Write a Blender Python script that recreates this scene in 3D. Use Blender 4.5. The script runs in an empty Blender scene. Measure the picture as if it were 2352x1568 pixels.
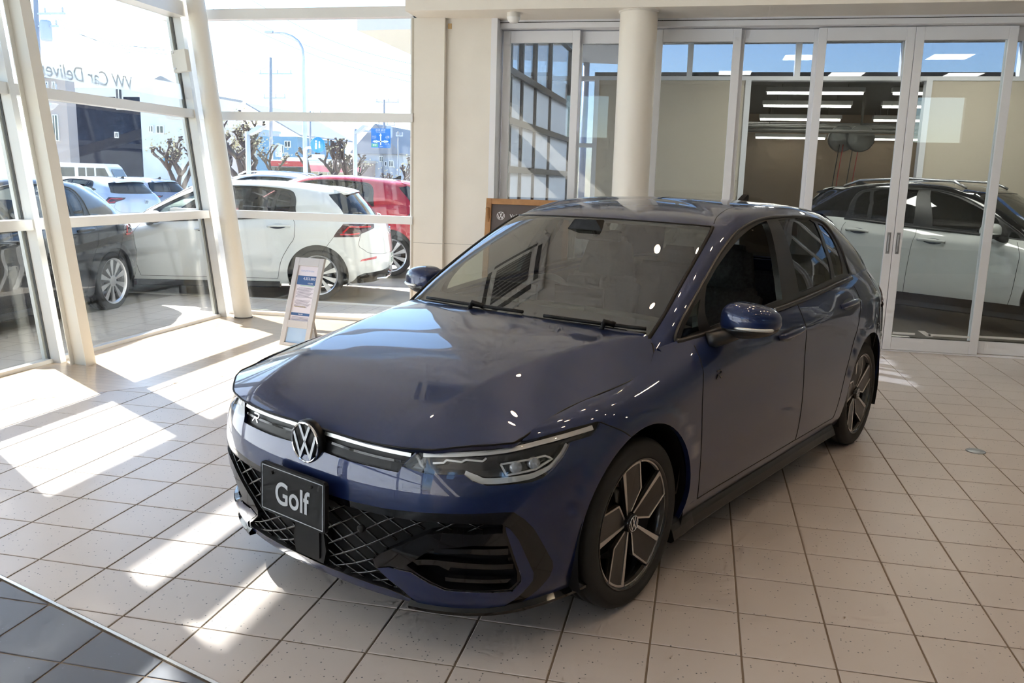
import bpy, bmesh, math, random
import numpy as np
from mathutils import Vector, Matrix
from mathutils.geometry import delaunay_2d_cdt
random.seed(7); rng=np.random.default_rng(7)
sc=bpy.context.scene
PI=math.pi
# ------------------------------------------------------------------ camera
CAM=np.array([-0.22228607,-3.58565039,1.52921962])
RC=np.array([[0.97586815,0.21679598,0.02609318],[0.06560482,-0.17711641,-0.98200091],[-0.20827232,0.96001525,-0.18706512]])
FPX=1955.7577875
camd=bpy.data.cameras.new('camera'); cam=bpy.data.objects.new('camera',camd); sc.collection.objects.link(cam)
cam.matrix_world=Matrix([[RC[0][i],-RC[1][i],-RC[2][i],CAM[i]] for i in range(3)]+[[0,0,0,1]])
camd.lens=FPX/2352*36; camd.sensor_width=36; camd.clip_start=.05; camd.clip_end=400
sc.camera=cam
# ------------------------------------------------------------------ light
SUN_DIR=Vector((1.145,-.675,-1)).normalized()
w=bpy.data.worlds.new('sky'); sc.world=w; w.use_nodes=True
nt=w.node_tree; bg=nt.nodes['Background']
sky=nt.nodes.new('ShaderNodeTexSky'); sky.sky_type='NISHITA'; sky.sun_disc=False
sky.sun_elevation=math.asin(-SUN_DIR.z); sky.sun_rotation=math.atan2(-SUN_DIR.x,-SUN_DIR.y)
sky.altitude=50; sky.air_density=1.0; sky.dust_density=.4; sky.ozone_density=2.8
nt.links.new(sky.outputs[0],bg.inputs[0]); bg.inputs[1].default_value=.36
sd=bpy.data.lights.new('sun','SUN'); sd.energy=16.0; sd.angle=math.radians(.6); sd.color=(1,.97,.93)
so=bpy.data.objects.new('sun',sd); sc.collection.objects.link(so); so.rotation_euler=SUN_DIR.to_track_quat('-Z','Y').to_euler(); so.location=(-12,7,12)
vs_=sc.view_settings; vs_.view_transform='Standard'; vs_.look='None'; vs_.gamma=1; vs_.use_curve_mapping=False; vs_.exposure=.5
sc.cycles.transparent_max_bounces=20; sc.cycles.max_bounces=5; sc.cycles.diffuse_bounces=3; sc.cycles.glossy_bounces=3; sc.cycles.transmission_bounces=2
sc.cycles.adaptive_threshold=.12; sc.cycles.adaptive_min_samples=12; sc.cycles.sample_clamp_indirect=6; sc.cycles.caustics_reflective=False; sc.cycles.caustics_refractive=False
# ------------------------------------------------------------------ helpers
COL=sc.collection
def link(o,parent=None):
    COL.objects.link(o)
    if parent is not None: o.parent=parent
    return o
def tag(o,label=None,cat=None,group=None,kind=None):
    if label: o['label']=label
    if cat: o['category']=cat
    if group: o['group']=group
    if kind: o['kind']=kind
    return o
def empty(name,loc=(0,0,0),rz=0,label=None,cat=None,group=None,parent=None,kind=None):
    o=bpy.data.objects.new(name,None); o.location=loc; o.rotation_euler=(0,0,rz); o.empty_display_size=.2
    link(o,parent); return tag(o,label,cat,group,kind)
def mesh_obj(name,verts,faces,mt=None,parent=None,smooth=False,normals=None,edges=()):
    m=bpy.data.meshes.new(name); m.from_pydata([tuple(v) for v in verts],list(edges),[tuple(f) for f in faces]); m.validate()
    if smooth and len(m.polygons): m.polygons.foreach_set('use_smooth',[True]*len(m.polygons))
    if normals is not None and len(m.vertices)==len(verts): m.normals_split_custom_set_from_vertices([tuple(n) for n in normals])
    if mt is not None: m.materials.append(mt)
    o=bpy.data.objects.new(name,m); return link(o,parent)
class MB:
    """collects primitives, builds them as one mesh"""
    def __init__(s): s.v=[];s.f=[];s.sm=[]
    def add(s,vs,fs,sm=False):
        b=len(s.v); s.v+= [tuple(map(float,p)) for p in vs]; s.f+=[tuple(b+i for i in f) for f in fs]; s.sm+=[sm]*len(fs); return s
    def box(s,x0,x1,y0,y1,z0,z1,bev=0):
        if bev<=0:
            vs=[(x,y,z) for z in (z0,z1) for y in (y0,y1) for x in (x0,x1)]
            return s.add(vs,[(0,2,3,1),(4,5,7,6),(0,1,5,4),(2,6,7,3),(0,4,6,2),(1,3,7,5)])
        bm=bmesh.new(); r=bmesh.ops.create_cube(bm,size=1)
        for v in bm.verts: v.co=Vector((x0+(v.co.x+.5)*(x1-x0),y0+(v.co.y+.5)*(y1-y0),z0+(v.co.z+.5)*(z1-z0)))
        bmesh.ops.bevel(bm,geom=bm.edges[:],offset=bev,segments=2,affect='EDGES',profile=.5)
        bm.verts.ensure_lookup_table(); s.add([v.co for v in bm.verts],[[v.index for v in f.verts] for f in bm.faces]); bm.free(); return s
    def bar(s,p,q,w,h,up=(0,0,1)):
        p=Vector(p);q=Vector(q);d=(q-p).normalized();u=Vector(up);a=d.cross(u)
        if a.length<1e-6: a=d.cross(Vector((1,0,0)))
        a.normalize();b=a.cross(d).normalized()
        vs=[c+a*(sx*w/2)+b*(sz*h/2) for c in (p,q) for sx,sz in ((-1,-1),(1,-1),(1,1),(-1,1))]
        return s.add(vs,[(3,2,1,0),(4,5,6,7),(0,1,5,4),(1,2,6,5),(2,3,7,6),(3,0,4,7)])
    def tube(s,pts,r,n=8,cap=True,closed=False):
        P=[Vector(p) for p in pts];N=len(P);vs=[];fs=[]
        prev=None
        for i,p in enumerate(P):
            if closed: d=(P[(i+1)%N]-P[i-1])
            else: d=(P[min(i+1,N-1)]-P[max(i-1,0)])
            if d.length<1e-9: d=Vector((0,0,1))
            d.normalize()
            if prev is None:
                a=d.cross(Vector((0,0,1)))
                if a.length<1e-3: a=d.cross(Vector((1,0,0)))
            else:
                a=prev-d*prev.dot(d)
            a.normalize();prev=a;b=d.cross(a)
            rr=r[i] if hasattr(r,'__len__') else r
            for k in range(n):
                t=2*PI*k/n; vs.append(p+a*(math.cos(t)*rr)+b*(math.sin(t)*rr))
        M_=N if closed else N-1
        for i in range(M_):
            j=(i+1)%N
            for k in range(n): fs.append((i*n+k,i*n+(k+1)%n,j*n+(k+1)%n,j*n+k))
        if cap and not closed: fs+= [tuple(reversed(range(n))),tuple((N-1)*n+k for k in range(n))]
        return s.add(vs,fs,True)
    def lathe(s,prof,n=32,axis='z',c=(0,0,0),cap=False):
        """prof: list of (r,h)"""
        vs=[];fs=[];N=len(prof)
        for r,h in prof:
            for k in range(n):
                t=2*PI*k/n;a,b=r*math.cos(t),r*math.sin(t)
                p=(a,b,h) if axis=='z' else ((a,h,b) if axis=='y' else (h,a,b))
                vs.append((p[0]+c[0],p[1]+c[1],p[2]+c[2]))
        for i in range(N-1):
            for k in range(n):
                q=(i*n+k,i*n+(k+1)%n,(i+1)*n+(k+1)%n,(i+1)*n+k); fs.append(q if axis!='y' else q[::-1])
        if cap:
            fs.append(tuple(range(n)) if axis=='y' else tuple(reversed(range(n))));fs.append(tuple((N-1)*n+k for k in range(n)))
        return s.add(vs,fs,True)
    def prism(s,poly,z0,z1,tf=None):
        """2-D polygon extruded; tf maps (a,b,h)->xyz"""
        n=len(poly);tf=tf or (lambda a,b,h:(a,b,h))
        ar=sum(poly[i][0]*poly[(i+1)%n][1]-poly[(i+1)%n][0]*poly[i][1] for i in range(n))
        if ar<0: poly=poly[::-1]
        vs=[tf(a,b,z0) for a,b in poly]+[tf(a,b,z1) for a,b in poly]
        fs=[tuple(reversed(range(n))),tuple(range(n,2*n))]+[(i,(i+1)%n,n+(i+1)%n,n+i) for i in range(n)]
        return s.add(vs,fs)
    def build(s,name,mt=None,parent=None,smooth=None):
        m=bpy.data.meshes.new(name); m.from_pydata(s.v,[],s.f)
        m.polygons.foreach_set('use_smooth',[bool(x) if smooth is None else smooth for x in s.sm])
        if mt is not None: m.materials.append(mt)
        m.update(); o=bpy.data.objects.new(name,m); return link(o,parent)
def cr(pts,n=6,corners=(),closed=False):
    """Catmull-Rom through points, straight through listed corner indices"""
    P=np.array(pts,float);N=len(P);out=[]
    rngi=range(N if closed else N-1)
    for i in rngi:
        p1=P[i];p2=P[(i+1)%N]
        p0=P[i-1] if (i>0 or closed) else 2*p1-p2
        p3=P[(i+2)%N] if (i+2<N or closed) else 2*p2-p1
        if i in corners: p0=2*p1-p2
        if (i+1)%N in corners: p3=2*p2-p1
        for k in range(n):
            t=k/n; out.append(.5*((2*p1)+(-p0+p2)*t+(2*p0-5*p1+4*p2-p3)*t*t+(-p0+3*p1-3*p2+p3)*t**3))
    if not closed: out.append(P[-1])
    return np.array(out)
# ------------------------------------------------------------------ materials
MATS={}
def mat(name,col=(.8,.8,.8),rough=.5,metal=0,coat=0,spec=.5,emit=None,es=1,trans=None,coat_rough=.03):
    if name in MATS: return MATS[name]
    m=bpy.data.materials.new(name);m.use_nodes=True;b=m.node_tree.nodes['Principled BSDF']
    b.inputs['Base Color'].default_value=(*col,1);b.inputs['Roughness'].default_value=rough;b.inputs['Metallic'].default_value=metal
    b.inputs['Coat Weight'].default_value=coat;b.inputs['Coat Roughness'].default_value=coat_rough;b.inputs['Specular IOR Level'].default_value=spec
    if emit: b.inputs['Emission Color'].default_value=(*emit,1);b.inputs['Emission Strength'].default_value=es
    MATS[name]=m; return m
def noise_tint(m,scale,c1,c2,lo=.35,hi=.65,bump=0,detail=4,coord='Object',rough=None):
    """colour variation by procedural noise on an existing principled material"""
    nt=m.node_tree;b=nt.nodes['Principled BSDF'];tc=nt.nodes.new('ShaderNodeTexCoord');n=nt.nodes.new('ShaderNodeTexNoise')
    n.inputs['Scale'].default_value=scale;n.inputs['Detail'].default_value=detail;nt.links.new(tc.outputs[coord],n.inputs['Vector'])
    r=nt.nodes.new('ShaderNodeValToRGB');r.color_ramp.elements[0].position=lo;r.color_ramp.elements[1].position=hi
    r.color_ramp.elements[0].color=(*c1,1);r.color_ramp.elements[1].color=(*c2,1)
    nt.links.new(n.outputs['Fac'],r.inputs[0]);nt.links.new(r.outputs[0],b.inputs['Base Color'])
    if bump:
        bp=nt.nodes.new('ShaderNodeBump');bp.inputs['Strength'].default_value=bump;bp.inputs['Distance'].default_value=.01
        nt.links.new(n.outputs['Fac'],bp.inputs['Height']);nt.links.new(bp.outputs[0],b.inputs['Normal'])
    return m
def glass(name,tint=(1,1,1),refl=.04,rough=0.0,gl=(1,1,1)):
    if name in MATS: return MATS[name]
    m=bpy.data.materials.new(name);m.use_nodes=True;nt=m.node_tree;nt.nodes.clear()
    out=nt.nodes.new('ShaderNodeOutputMaterial');mix=nt.nodes.new('ShaderNodeMixShader');t=nt.nodes.new('ShaderNodeBsdfTransparent');g=nt.nodes.new('ShaderNodeBsdfGlossy')
    t.inputs[0].default_value=(*tint,1);g.inputs['Roughness'].default_value=rough;g.inputs['Color'].default_value=(*gl,1)
    lw=nt.nodes.new('ShaderNodeLayerWeight');lw.inputs[0].default_value=.5
    p=nt.nodes.new('ShaderNodeMath');p.operation='POWER';p.inputs[1].default_value=5
    ma=nt.nodes.new('ShaderNodeMath');ma.operation='MULTIPLY_ADD';ma.inputs[1].default_value=1-refl;ma.inputs[2].default_value=refl
    nt.links.new(lw.outputs['Facing'],p.inputs[0]);nt.links.new(p.outputs[0],ma.inputs[0]);nt.links.new(ma.outputs[0],mix.inputs[0])
    nt.links.new(t.outputs[0],mix.inputs[1]);nt.links.new(g.outputs[0],mix.inputs[2]);nt.links.new(mix.outputs[0],out.inputs[0])
    MATS[name]=m;return m
def text_mesh(name,body,size,mt,parent=None,loc=(0,0,0),rot=(0,0,0),ext=.0,align='CENTER',sx=1,font_off=0,mirror=False,label=None):
    cu=bpy.data.curves.new(name,'FONT');cu.body=body;cu.size=size;cu.extrude=ext;cu.align_x=align;cu.align_y='CENTER';cu.offset=font_off
    t=bpy.data.objects.new(name+'_curve',cu);COL.objects.link(t);dg=bpy.context.evaluated_depsgraph_get();dg.update()
    m=bpy.data.meshes.new_from_object(t.evaluated_get(dg));bpy.data.objects.remove(t);bpy.data.curves.remove(cu)
    m.name=name;m.materials.clear();m.materials.append(mt)
    for v in m.vertices: v.co.x*=sx*(-1 if mirror else 1)
    if mirror: m.flip_normals()
    o=bpy.data.objects.new(name,m);o.location=loc;o.rotation_euler=rot;link(o,parent)
    return o
# ================================================================== car surfaces
# ---------------- smooth surfaces (cubic B-spline over a control net) ----------------
def bs_basis(n, t):
    """uniform cubic weights on a list padded by one ghost each side; t in [0,n-1]"""
    i=np.clip(np.floor(t).astype(int),0,n-2); f=t-i
    w=np.stack([(1-f)**3,3*f**3-6*f**2+4,-3*f**3+3*f**2+3*f+1,f**3],-1)/6
    return i,w
class Surf:
    """net[v][u]=(x,y,z); u runs nose->tail (mirrored ghosts over y=0), v upward (end ghosts extrapolated)"""
    def __init__(s, net, disp=None):
        N=np.array(net,float); s.nv,s.nu=N.shape[:2]; s.disp=disp
        m=np.array([1,-1,1.])
        g0=N[:,1:2]*m; g1=N[:,-2:-1]*m
        P=np.concatenate([g0,N,g1],1)
        P=np.concatenate([2*P[:1]-P[1:2],P,2*P[-1:]-P[-2:-1]],0)
        s.P=P
    def raw(s,u,v):
        u=np.clip(np.asarray(u,float),0,s.nu-1);v=np.clip(np.asarray(v,float),0,s.nv-1)
        iu,wu=bs_basis(s.nu,u);iv,wv=bs_basis(s.nv,v)
        r=0
        for a in range(4):
            for b in range(4):
                r=r+(wv[...,a]*wu[...,b])[...,None]*s.P[iv+a,iu+b]
        return r
    def ev(s,u,v):
        p=s.raw(u,v)
        return s.disp(p) if s.disp else p
    def nrm(s,u,v,h=1e-3):
        u=np.asarray(u,float);v=np.asarray(v,float)
        du=s.ev(np.minimum(u+h,s.nu-1),v)-s.ev(np.maximum(u-h,0),v)
        dv=s.ev(u,np.minimum(v+h,s.nv-1))-s.ev(u,np.maximum(v-h,0))
        n=np.cross(du,dv)   # outward on the left side
        return n/np.maximum(np.linalg.norm(n,axis=-1,keepdims=True),1e-12)
WB=2.655; HZ=.310
# ---- A: lower body wrap ----
ZX=None
def lerp(a,b,t): return a+(b-a)*t
A_cols=[ # (x relative, y) for the widest row ; first 8 relative to nose x
 ('f',0,0),('f',-.001,.15),('f',-.012,.31),('f',-.038,.46),('f',-.088,.602),('f',-.178,.72),('f',-.30,.797),('f',-.44,.838),
 ('s',.2,.866),('s',0,.876),('s',-.25,.872),('s',-.6,.866),('s',-1.,.868),('s',-1.4,.872),('s',-1.8,.873),('s',-2.2,.876),('s',-2.55,.876),('s',-2.8,.866),
 ('r',.43,.84),('r',.22,.775),('r',.09,.65),('r',.03,.45),('r',.006,.2),('r',0,0)]
# rows: nose x, side inset, tail x, z at nose, z at side(front x=0), z at side(rear x=-2.4), z at tail, front y scale
A_rows=[
 (.770,.050,-3.40,.150,.190,.200,.235,.97),
 (.795,.024,-3.44,.195,.260,.265,.300,.985),
 (.806,.008,-3.47,.290,.350,.360,.390,1.0),
 (.816,.001,-3.485,.410,.470,.480,.500,1.0),
 (.822,.000,-3.485,.510,.565,.600,.610,1.0),
 (.806,.004,-3.47,.590,.640,.715,.715,.995),
 (.788,.010,-3.455,.640,.690,.785,.810,.985),
 (.777,.020,-3.44,.670,.735,.850,.880,.97),
 (.768,.045,-3.41,.691,.775,.905,.940,.94),
 (.758,.080,-3.37,.705,.795,.965,.990,.91),
 (.745,.120,-3.33,.712,.802,1.03,1.035,.87),
]
A_side={ # upper rows: (y,z) at the side stations
 10:[(.728,.806),(.735,.822),(.694,.903),(.775,.932),(.797,.955),(.80,.985),(.80,1.01),(.80,1.035),(.795,1.045),(.775,1.05)],
 9:[(.775,.798),(.783,.814),(.778,.852),(.822,.895),(.828,.92),(.832,.945),(.834,.965),(.835,.985),(.83,.995),(.81,1.0)],
 8:[(.818,.776),(.824,.788),(.83,.81),(.85,.86),(.853,.88),(.856,.9),(.858,.915),(.858,.93),(.853,.938),(.835,.94)],
 7:[(.848,.735),(.855,.75),(.858,.775),(.868,.825),(.872,.845),(.876,.862),(.878,.875),(.876,.888),(.872,.895),(.856,.895)],
 6:[(.86,.69),(.868,.705),(.868,.73),(.866,.775),(.868,.795),(.872,.81),(.873,.822),(.876,.832),(.875,.838),(.863,.838)]}
def makeA():
    net=[]
    for ri,(F,ins,R,zf,zs0,zs1,zr,sy) in enumerate(A_rows):
        row=[]
        for k,(t,a,y) in enumerate(A_cols):
            if t=='f':
                x=F+a; yy=y*sy
                w=(k/8.)**1.6
                z=lerp(zf,zs0,w)
                if k>=6: yy=min(yy, .876-ins)
                if k==6: yy=min(yy,.80-ins*.8)
                if k==7: yy=min(yy,.85-ins*.95)
            elif t=='s':
                x=a
                if ri in A_side: yy,z=A_side[ri][k-8]
                else:
                    yy=y-ins; z=lerp(zs0,zs1,np.clip(-a/2.4,0,1))
            else:
                x=R+a; yy=y-ins*(y/.876)
                w=np.clip((23-k)/6.,0,1)
                z=lerp(zr,(A_side[ri][-1][1] if ri in A_side else zs1),w*.9)
            row.append((x,yy,z))
        net.append(row)
    def disp(p):
        p=p.copy(); 
        for hx in (0,-WB):
            r=np.hypot(p[...,0]-hx,p[...,2]-HZ)
            w=np.clip((.455-r)/.03,0,1);w=w*w*(3-2*w)
            side=np.clip((p[...,1]-.70)/.08,0,1)
            p[...,1]+=.007*w*side*np.clip((p[...,2]-.15)/.2,0,1)
        return p
    return Surf(net,disp)
# ---- C: greenhouse wrap, belt -> roof centre ----
def makeC():
    # each ring: list of (x,y,z)
    net=[]
    # columns: 0..4 windshield (centre -> A corner), 5 corner out, 6..12 side, 13.. rear
    bx=[-.50,-.85,-1.25,-1.65,-2.05,-2.40]
    belt=lambda x:.93+.05*np.clip((-x-.25)/1.1,0,1)+.05*np.clip((-x-1.35)/.85,0,1.3)
    rings=[
     # xf, zf, (corner x,y,z), corner out y, side y, side z at bx , rear corner(x,y,z), tail x,z
     dict(xf=-.16,zf=.87,c=(-.25,.695,.855),sy=.818,sz=[belt(x)-.02 for x in bx],rc=(-2.98,.735,1.02),tx=-3.36,tz=.93),
     dict(xf=-.42,zf=1.03,c=(-.50,.685,1.03),sy=.782,sz=[1.02,1.06,1.085,1.11,1.135,1.13],rc=(-2.93,.705,1.10),tx=-3.27,tz=1.08),
     dict(xf=-.68,zf=1.195,c=(-.77,.635,1.19),sy=.73,sz=[1.10,1.18,1.21,1.225,1.235,1.22],rc=(-2.85,.66,1.18),tx=-3.14,tz=1.215),
     dict(xf=-.90,zf=1.328,c=(-1.0,.585,1.315),sy=.668,sz=[1.18,1.295,1.335,1.345,1.335,1.305],rc=(-2.73,.605,1.265),tx=-3.045,tz=1.315),
     dict(xf=-.97,zf=1.368,c=(-1.08,.555,1.352),sy=.632,sz=[1.24,1.345,1.385,1.40,1.392,1.36],rc=(-2.66,.565,1.32),tx=-3.03,tz=1.352),
     dict(xf=-1.06,zf=1.392,c=(-1.16,.50,1.38),sy=.585,sz=[1.31,1.375,1.413,1.432,1.425,1.393],rc=(-2.64,.51,1.358),tx=-3.0,tz=1.368),
     dict(xf=-1.2,zf=1.418,c=(-1.27,.40,1.408),sy=.47,sz=[1.40,1.41,1.433,1.448,1.440,1.412],rc=(-2.62,.40,1.388),tx=-2.9,tz=1.385),
     dict(xf=-1.35,zf=1.436,c=(-1.42,.22,1.436),sy=.26,sz=[1.437,1.437,1.447,1.456,1.449,1.424],rc=(-2.6,.22,1.404),tx=-2.8,tz=1.398),
     dict(xf=-1.45,zf=1.445,c=(-1.5,.0,1.445),sy=.0,sz=[1.446,1.447,1.453,1.459,1.452,1.428],rc=(-2.6,.0,1.408),tx=-2.75,tz=1.402),
    ]
    for ri,r in enumerate(rings):
        xf,zf=r['xf'],r['zf'];cx,cy,cz=r['c'];sy=r['sy'];rx,ry,rz=r['rc']
        row=[(xf,0,zf),(xf-.004,cy*.3,zf),(lerp(xf,cx,.22),cy*.62,lerp(zf,cz,.2)),(lerp(xf,cx,.55),cy*.86,lerp(zf,cz,.6)),
             (cx,cy,cz),(cx-.055,cy+(.030 if ri<6 else .01),cz-.006 if ri<6 else cz)]
        yc=cy+(.030 if ri<6 else .01)
        # side columns: start a bit behind corner and end before the rear corner
        x0=cx-.16;x1=rx+.16
        for j in range(6):
            t=j/5.;x=lerp(x0,x1,t)
            z=np.interp(-x,[-b for b in bx],r['sz']) 
            if x>bx[0]: z=lerp(cz-.012,r['sz'][0],np.clip((cx-.06-x)/max(1e-3,(cx-.06-bx[0])),0,1)) if cx-.06>bx[0] else r['sz'][0]
            if ri in(0,): pass
            w=min(1,t/.35);y=lerp(yc+.012*(ri<6),sy,w*(2-w))
            y=lerp(y,ry+.035,np.clip((t-.6)/.4,0,1)**2)
            row.append((x,y,z))
        tx,tz=r['tx'],r['tz']
        row+= [(rx,ry,rz),(lerp(rx,tx,.42),ry*.94,lerp(rz,tz,.45)),(lerp(rx,tx,.80),ry*.74,lerp(rz,tz,.8)),(lerp(rx,tx,.95),ry*.42,lerp(rz,tz,.95)),(tx,0,tz)]
        net.append(row)
    return Surf(net)
# ---- hood height field ----
def hoodz(x,y):
    x=np.asarray(x,float);ay=np.abs(np.asarray(y,float))
    zc=np.interp(-x,*HZC)
    drop=np.interp(-x,[-.80,-.5,-.2,.1,.4],[.06,.105,.117,.121,.127])
    t=ay/.78
    k=np.interp(-x,[-.8,-.2,.1,.36],[.50,.62,.72,.83])
    s=.010
    # smooth plateau + fall off outside the crease line
    q=t-k; soft=(q+np.sqrt(q*q+s*s))/2
    g=.22*t*t+ .78*(soft/(1-k))**1.15
    return zc-drop*g
_hx=np.array([-.83,-.76,-.70,-.6,-.45,-.3,-.15,0,.15,.30,.42]);_hz=np.array([.628,.704,.745,.792,.842,.879,.908,.930,.948,.961,.968])
def _smooth():
    xs=np.linspace(-.83,.42,200);zs=np.interp(xs,_hx,_hz)
    k=np.hanning(25);k/=k.sum();zp=np.pad(zs,12,mode='reflect',reflect_type='odd');return xs,np.convolve(zp,k,'valid')
HZC=_smooth()
# ================================================================== car parts from the surfaces
SA=makeA(); SC=makeC()
def pip(P,poly):
    x,y=P[:,0],P[:,1];ins=np.zeros(len(P),bool);q=np.asarray(poly);n=len(q)
    for i in range(n):
        x1,y1=q[i];x2,y2=q[(i+1)%n]
        if y1==y2: continue
        c=((y1>y)!=(y2>y))&(x<(x2-x1)*(y-y1)/(y2-y1)+x1); ins^=c
    return ins
def densify(poly,step,closed=True):
    out=[];n=len(poly)
    for i in range(n if closed else n-1):
        a=np.array(poly[i],float);b=np.array(poly[(i+1)%n],float);m=max(1,int(np.ceil(np.abs((b-a)/step).max())))
        for k in range(m): out.append(a+(b-a)*k/m)
    if not closed: out.append(np.array(poly[-1],float))
    return out
def tessellate(umax,vmax,polys,du,dv,su,sv,umin=0,vmin=0):
    """constrained triangulation of a rectangle in (u,v); returns uv, tris, class index per tri (-1 = base)"""
    vs=[];es=[]
    nu=int(round((umax-umin)/du));nv=int(round((vmax-vmin)/dv))
    for j in range(nv+1):
        for i in range(nu+1): vs.append((umin+(umax-umin)*i/nu,vmin+(vmax-vmin)*j/nv))
    for p in polys:
        d=densify(p,np.array([du,dv])*.8);b=len(vs);m=len(d)
        vs+=[(min(max(q[0],umin),umax),min(max(q[1],vmin),vmax)) for q in d];es+=[(b+i,b+(i+1)%m) for i in range(m)]
    r=delaunay_2d_cdt([Vector((a*su,b*sv)) for a,b in vs],es,[],0,1e-5)
    UV=np.array([(p.x/su,p.y/sv) for p in r[0]]);T=np.array([f for f in r[2] if len(f)==3])
    c=UV[T].mean(1);cls=np.full(len(T),-1)
    for k,p in enumerate(polys): cls[pip(c,p)]=k
    return UV,T,cls
PARTS={}   # key -> dict(name,mesh,mat,parent)
ORDER=[]
def reg(key,name,mesh,mk,parent=None,label=None,loc=None,rot=None):
    PARTS[key]=dict(name=name,mesh=mesh,mat=mk,parent=parent,label=label,loc=loc,rot=rot);ORDER.append(key)
def raw_mesh(name,V,F,N=None,smooth=True):
    m=bpy.data.meshes.new(name);m.from_pydata([tuple(map(float,v)) for v in V],[],[tuple(int(i) for i in f) for f in F])
    if len(m.polygons): m.polygons.foreach_set('use_smooth',[smooth]*len(m.polygons))
    if N is not None: m.normals_split_custom_set_from_vertices([tuple(map(float,n)) for n in N])
    m.materials.append(None);m.update();return m
MIR=np.array([1,-1,1.])
def patch(ev,nrm,UV,T,depth=0,wall=0,both=False,flip=False):
    """triangles lifted to the surface; depth>0 recesses along the normal with walls back up to the surface;
       wall>0 adds a skirt of that depth around the border"""
    used=np.unique(T);idx=-np.ones(len(UV),int);idx[used]=np.arange(len(used))
    u=UV[used];P=ev(u[:,0],u[:,1]);Nn=nrm(u[:,0],u[:,1]);F=idx[T]
    # orientation: match normals
    a=P[F];fn=np.cross(a[:,1]-a[:,0],a[:,2]-a[:,0]);bad=(fn*Nn[F[:,0]]).sum(1)<0;F[bad]=F[bad][:,::-1]
    V=[P-Nn*depth];NN=[Nn];FF=[F]
    if depth or wall:
        e={}
        for f in F:
            for i in range(3):
                k=(f[i],f[(i+1)%3])
                if (k[1],k[0]) in e: del e[(k[1],k[0])]
                else: e[k]=1
        # skip border along the symmetry plane
        E_=np.array([k for k in e if not (abs(P[k[0],1])<2e-3 and abs(P[k[1],1])<2e-3)]) if e else np.zeros((0,2),int)
        if len(E_):
            top=P-Nn*(depth if wall else 0);bot=P-Nn*((depth+wall) if wall else depth)
            b=len(used);q=[];vs=[];ns=[]
            for (i,j) in E_:
                k=b+len(vs);d=top[j]-top[i];n=np.cross(d,Nn[i]);n/=max(np.linalg.norm(n),1e-9)
                if not wall: n=-n
                vs+=[top[i],top[j],bot[j],bot[i]];ns+=[n]*4
                q.append((k,k+3,k+2) if wall else (k,k+1,k+2));q.append((k,k+2,k+1) if wall else (k,k+2,k+3))
            V.append(np.array(vs));NN.append(np.array(ns));FF.append(np.array(q))
    V=np.concatenate(V);NN=np.concatenate(NN);FF=np.concatenate(FF)
    return V,FF,NN
def both_halves(V,F,N):
    return np.concatenate([V,V*MIR]),np.concatenate([F,F[:,::-1]+len(V)]),np.concatenate([N,N*MIR])
def reg_lr(key,name,V,F,N,mk,parent=None,mode='lr',label=None):
    """mode lr: a left and a right part; mode c: one part spanning both halves"""
    if mode=='c': reg(key,name,raw_mesh(name,*both_halves(V,F,N)),mk,parent,label)
    else:
        reg(key+'_l',name,raw_mesh(name,V,F,N),mk,parent and (parent+'_l' if parent+'_l' in PARTS else parent),label)
        reg(key+'_r',name,raw_mesh(name,V*MIR,F[:,::-1],N*MIR),mk,parent and (parent+'_r' if parent+'_r' in PARTS else parent),label)
def lines_mesh(name,lists,r,n=6,mirror=False):
    mb=MB()
    for P in lists: mb.tube(P,r,n)
    V=np.array(mb.v);F=mb.f
    if mirror: V=V*MIR;F=[f[::-1] for f in F]
    return raw_mesh(name,V,F)
def on(S,pts,off=0,n=6,corners=(),smooth=True):
    q=cr(pts,n,corners) if smooth else np.array(densify(pts,np.array([.1,.1]),False))
    return S.ev(q[:,0],q[:,1])+S.nrm(q[:,0],q[:,1])*off
def inv_xz(S,x,z,u0,v0):
    u,v=u0,v0
    for _ in range(25):
        p=S.ev(np.array([u]),np.array([v]))[0];h=1e-3
        pu=(S.ev(np.array([u+h]),np.array([v]))[0]-p)/h;pv=(S.ev(np.array([u]),np.array([v+h]))[0]-p)/h
        J=np.array([[pu[0],pv[0]],[pu[2],pv[2]]]);r=np.array([x-p[0],z-p[2]])
        try:d=np.linalg.solve(J,r)
        except Exception:break
        u+=float(np.clip(d[0],-.5,.5));v+=float(np.clip(d[1],-.8,.8));v=min(max(v,0),9.9)
        if np.abs(r).max()<1e-4: break
    return u,v
def arch_poly(hx,r,u0):
    out=[]
    for a in np.linspace(-.28*PI,1.28*PI,44):
        x=hx+r*math.cos(a);z=HZ+.01+r*math.sin(a)
        if z<.205: continue
        g=u0-(x-hx)/.28
        out.append(inv_xz(SA,x,z,g,3.))
    return out
ARF=arch_poly(0,.372,9.0);ARR=arch_poly(-WB,.372,16.3)
def close_down(a): return [(a[0][0],0)]+a+[(a[-1][0],0)]
ARF=close_down(ARF);ARR=close_down(ARR)
HOODL=[(.7805,0),(.780,.066),(.780,.164),(.778,.262),(.768,.395),(.748,.479),(.719,.551),(.630,.664),(.574,.713),(.552,.718),(.444,.722),(.307,.727),(.128,.748),(-.024,.761),(-.148,.761),(-.234,.742),(-.300,.713),(-.345,.675),(-.352,.62),(-.316,.436),(-.285,.25),(-.275,0)]
hl=[tuple(p) for p in cr(HOODL[:8],3)]+[tuple(p) for p in cr(HOODL[8:18],3)]+[tuple(p) for p in cr(HOODL[18:],3)]
hp=[(x,y) for x,y in hl]
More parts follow.
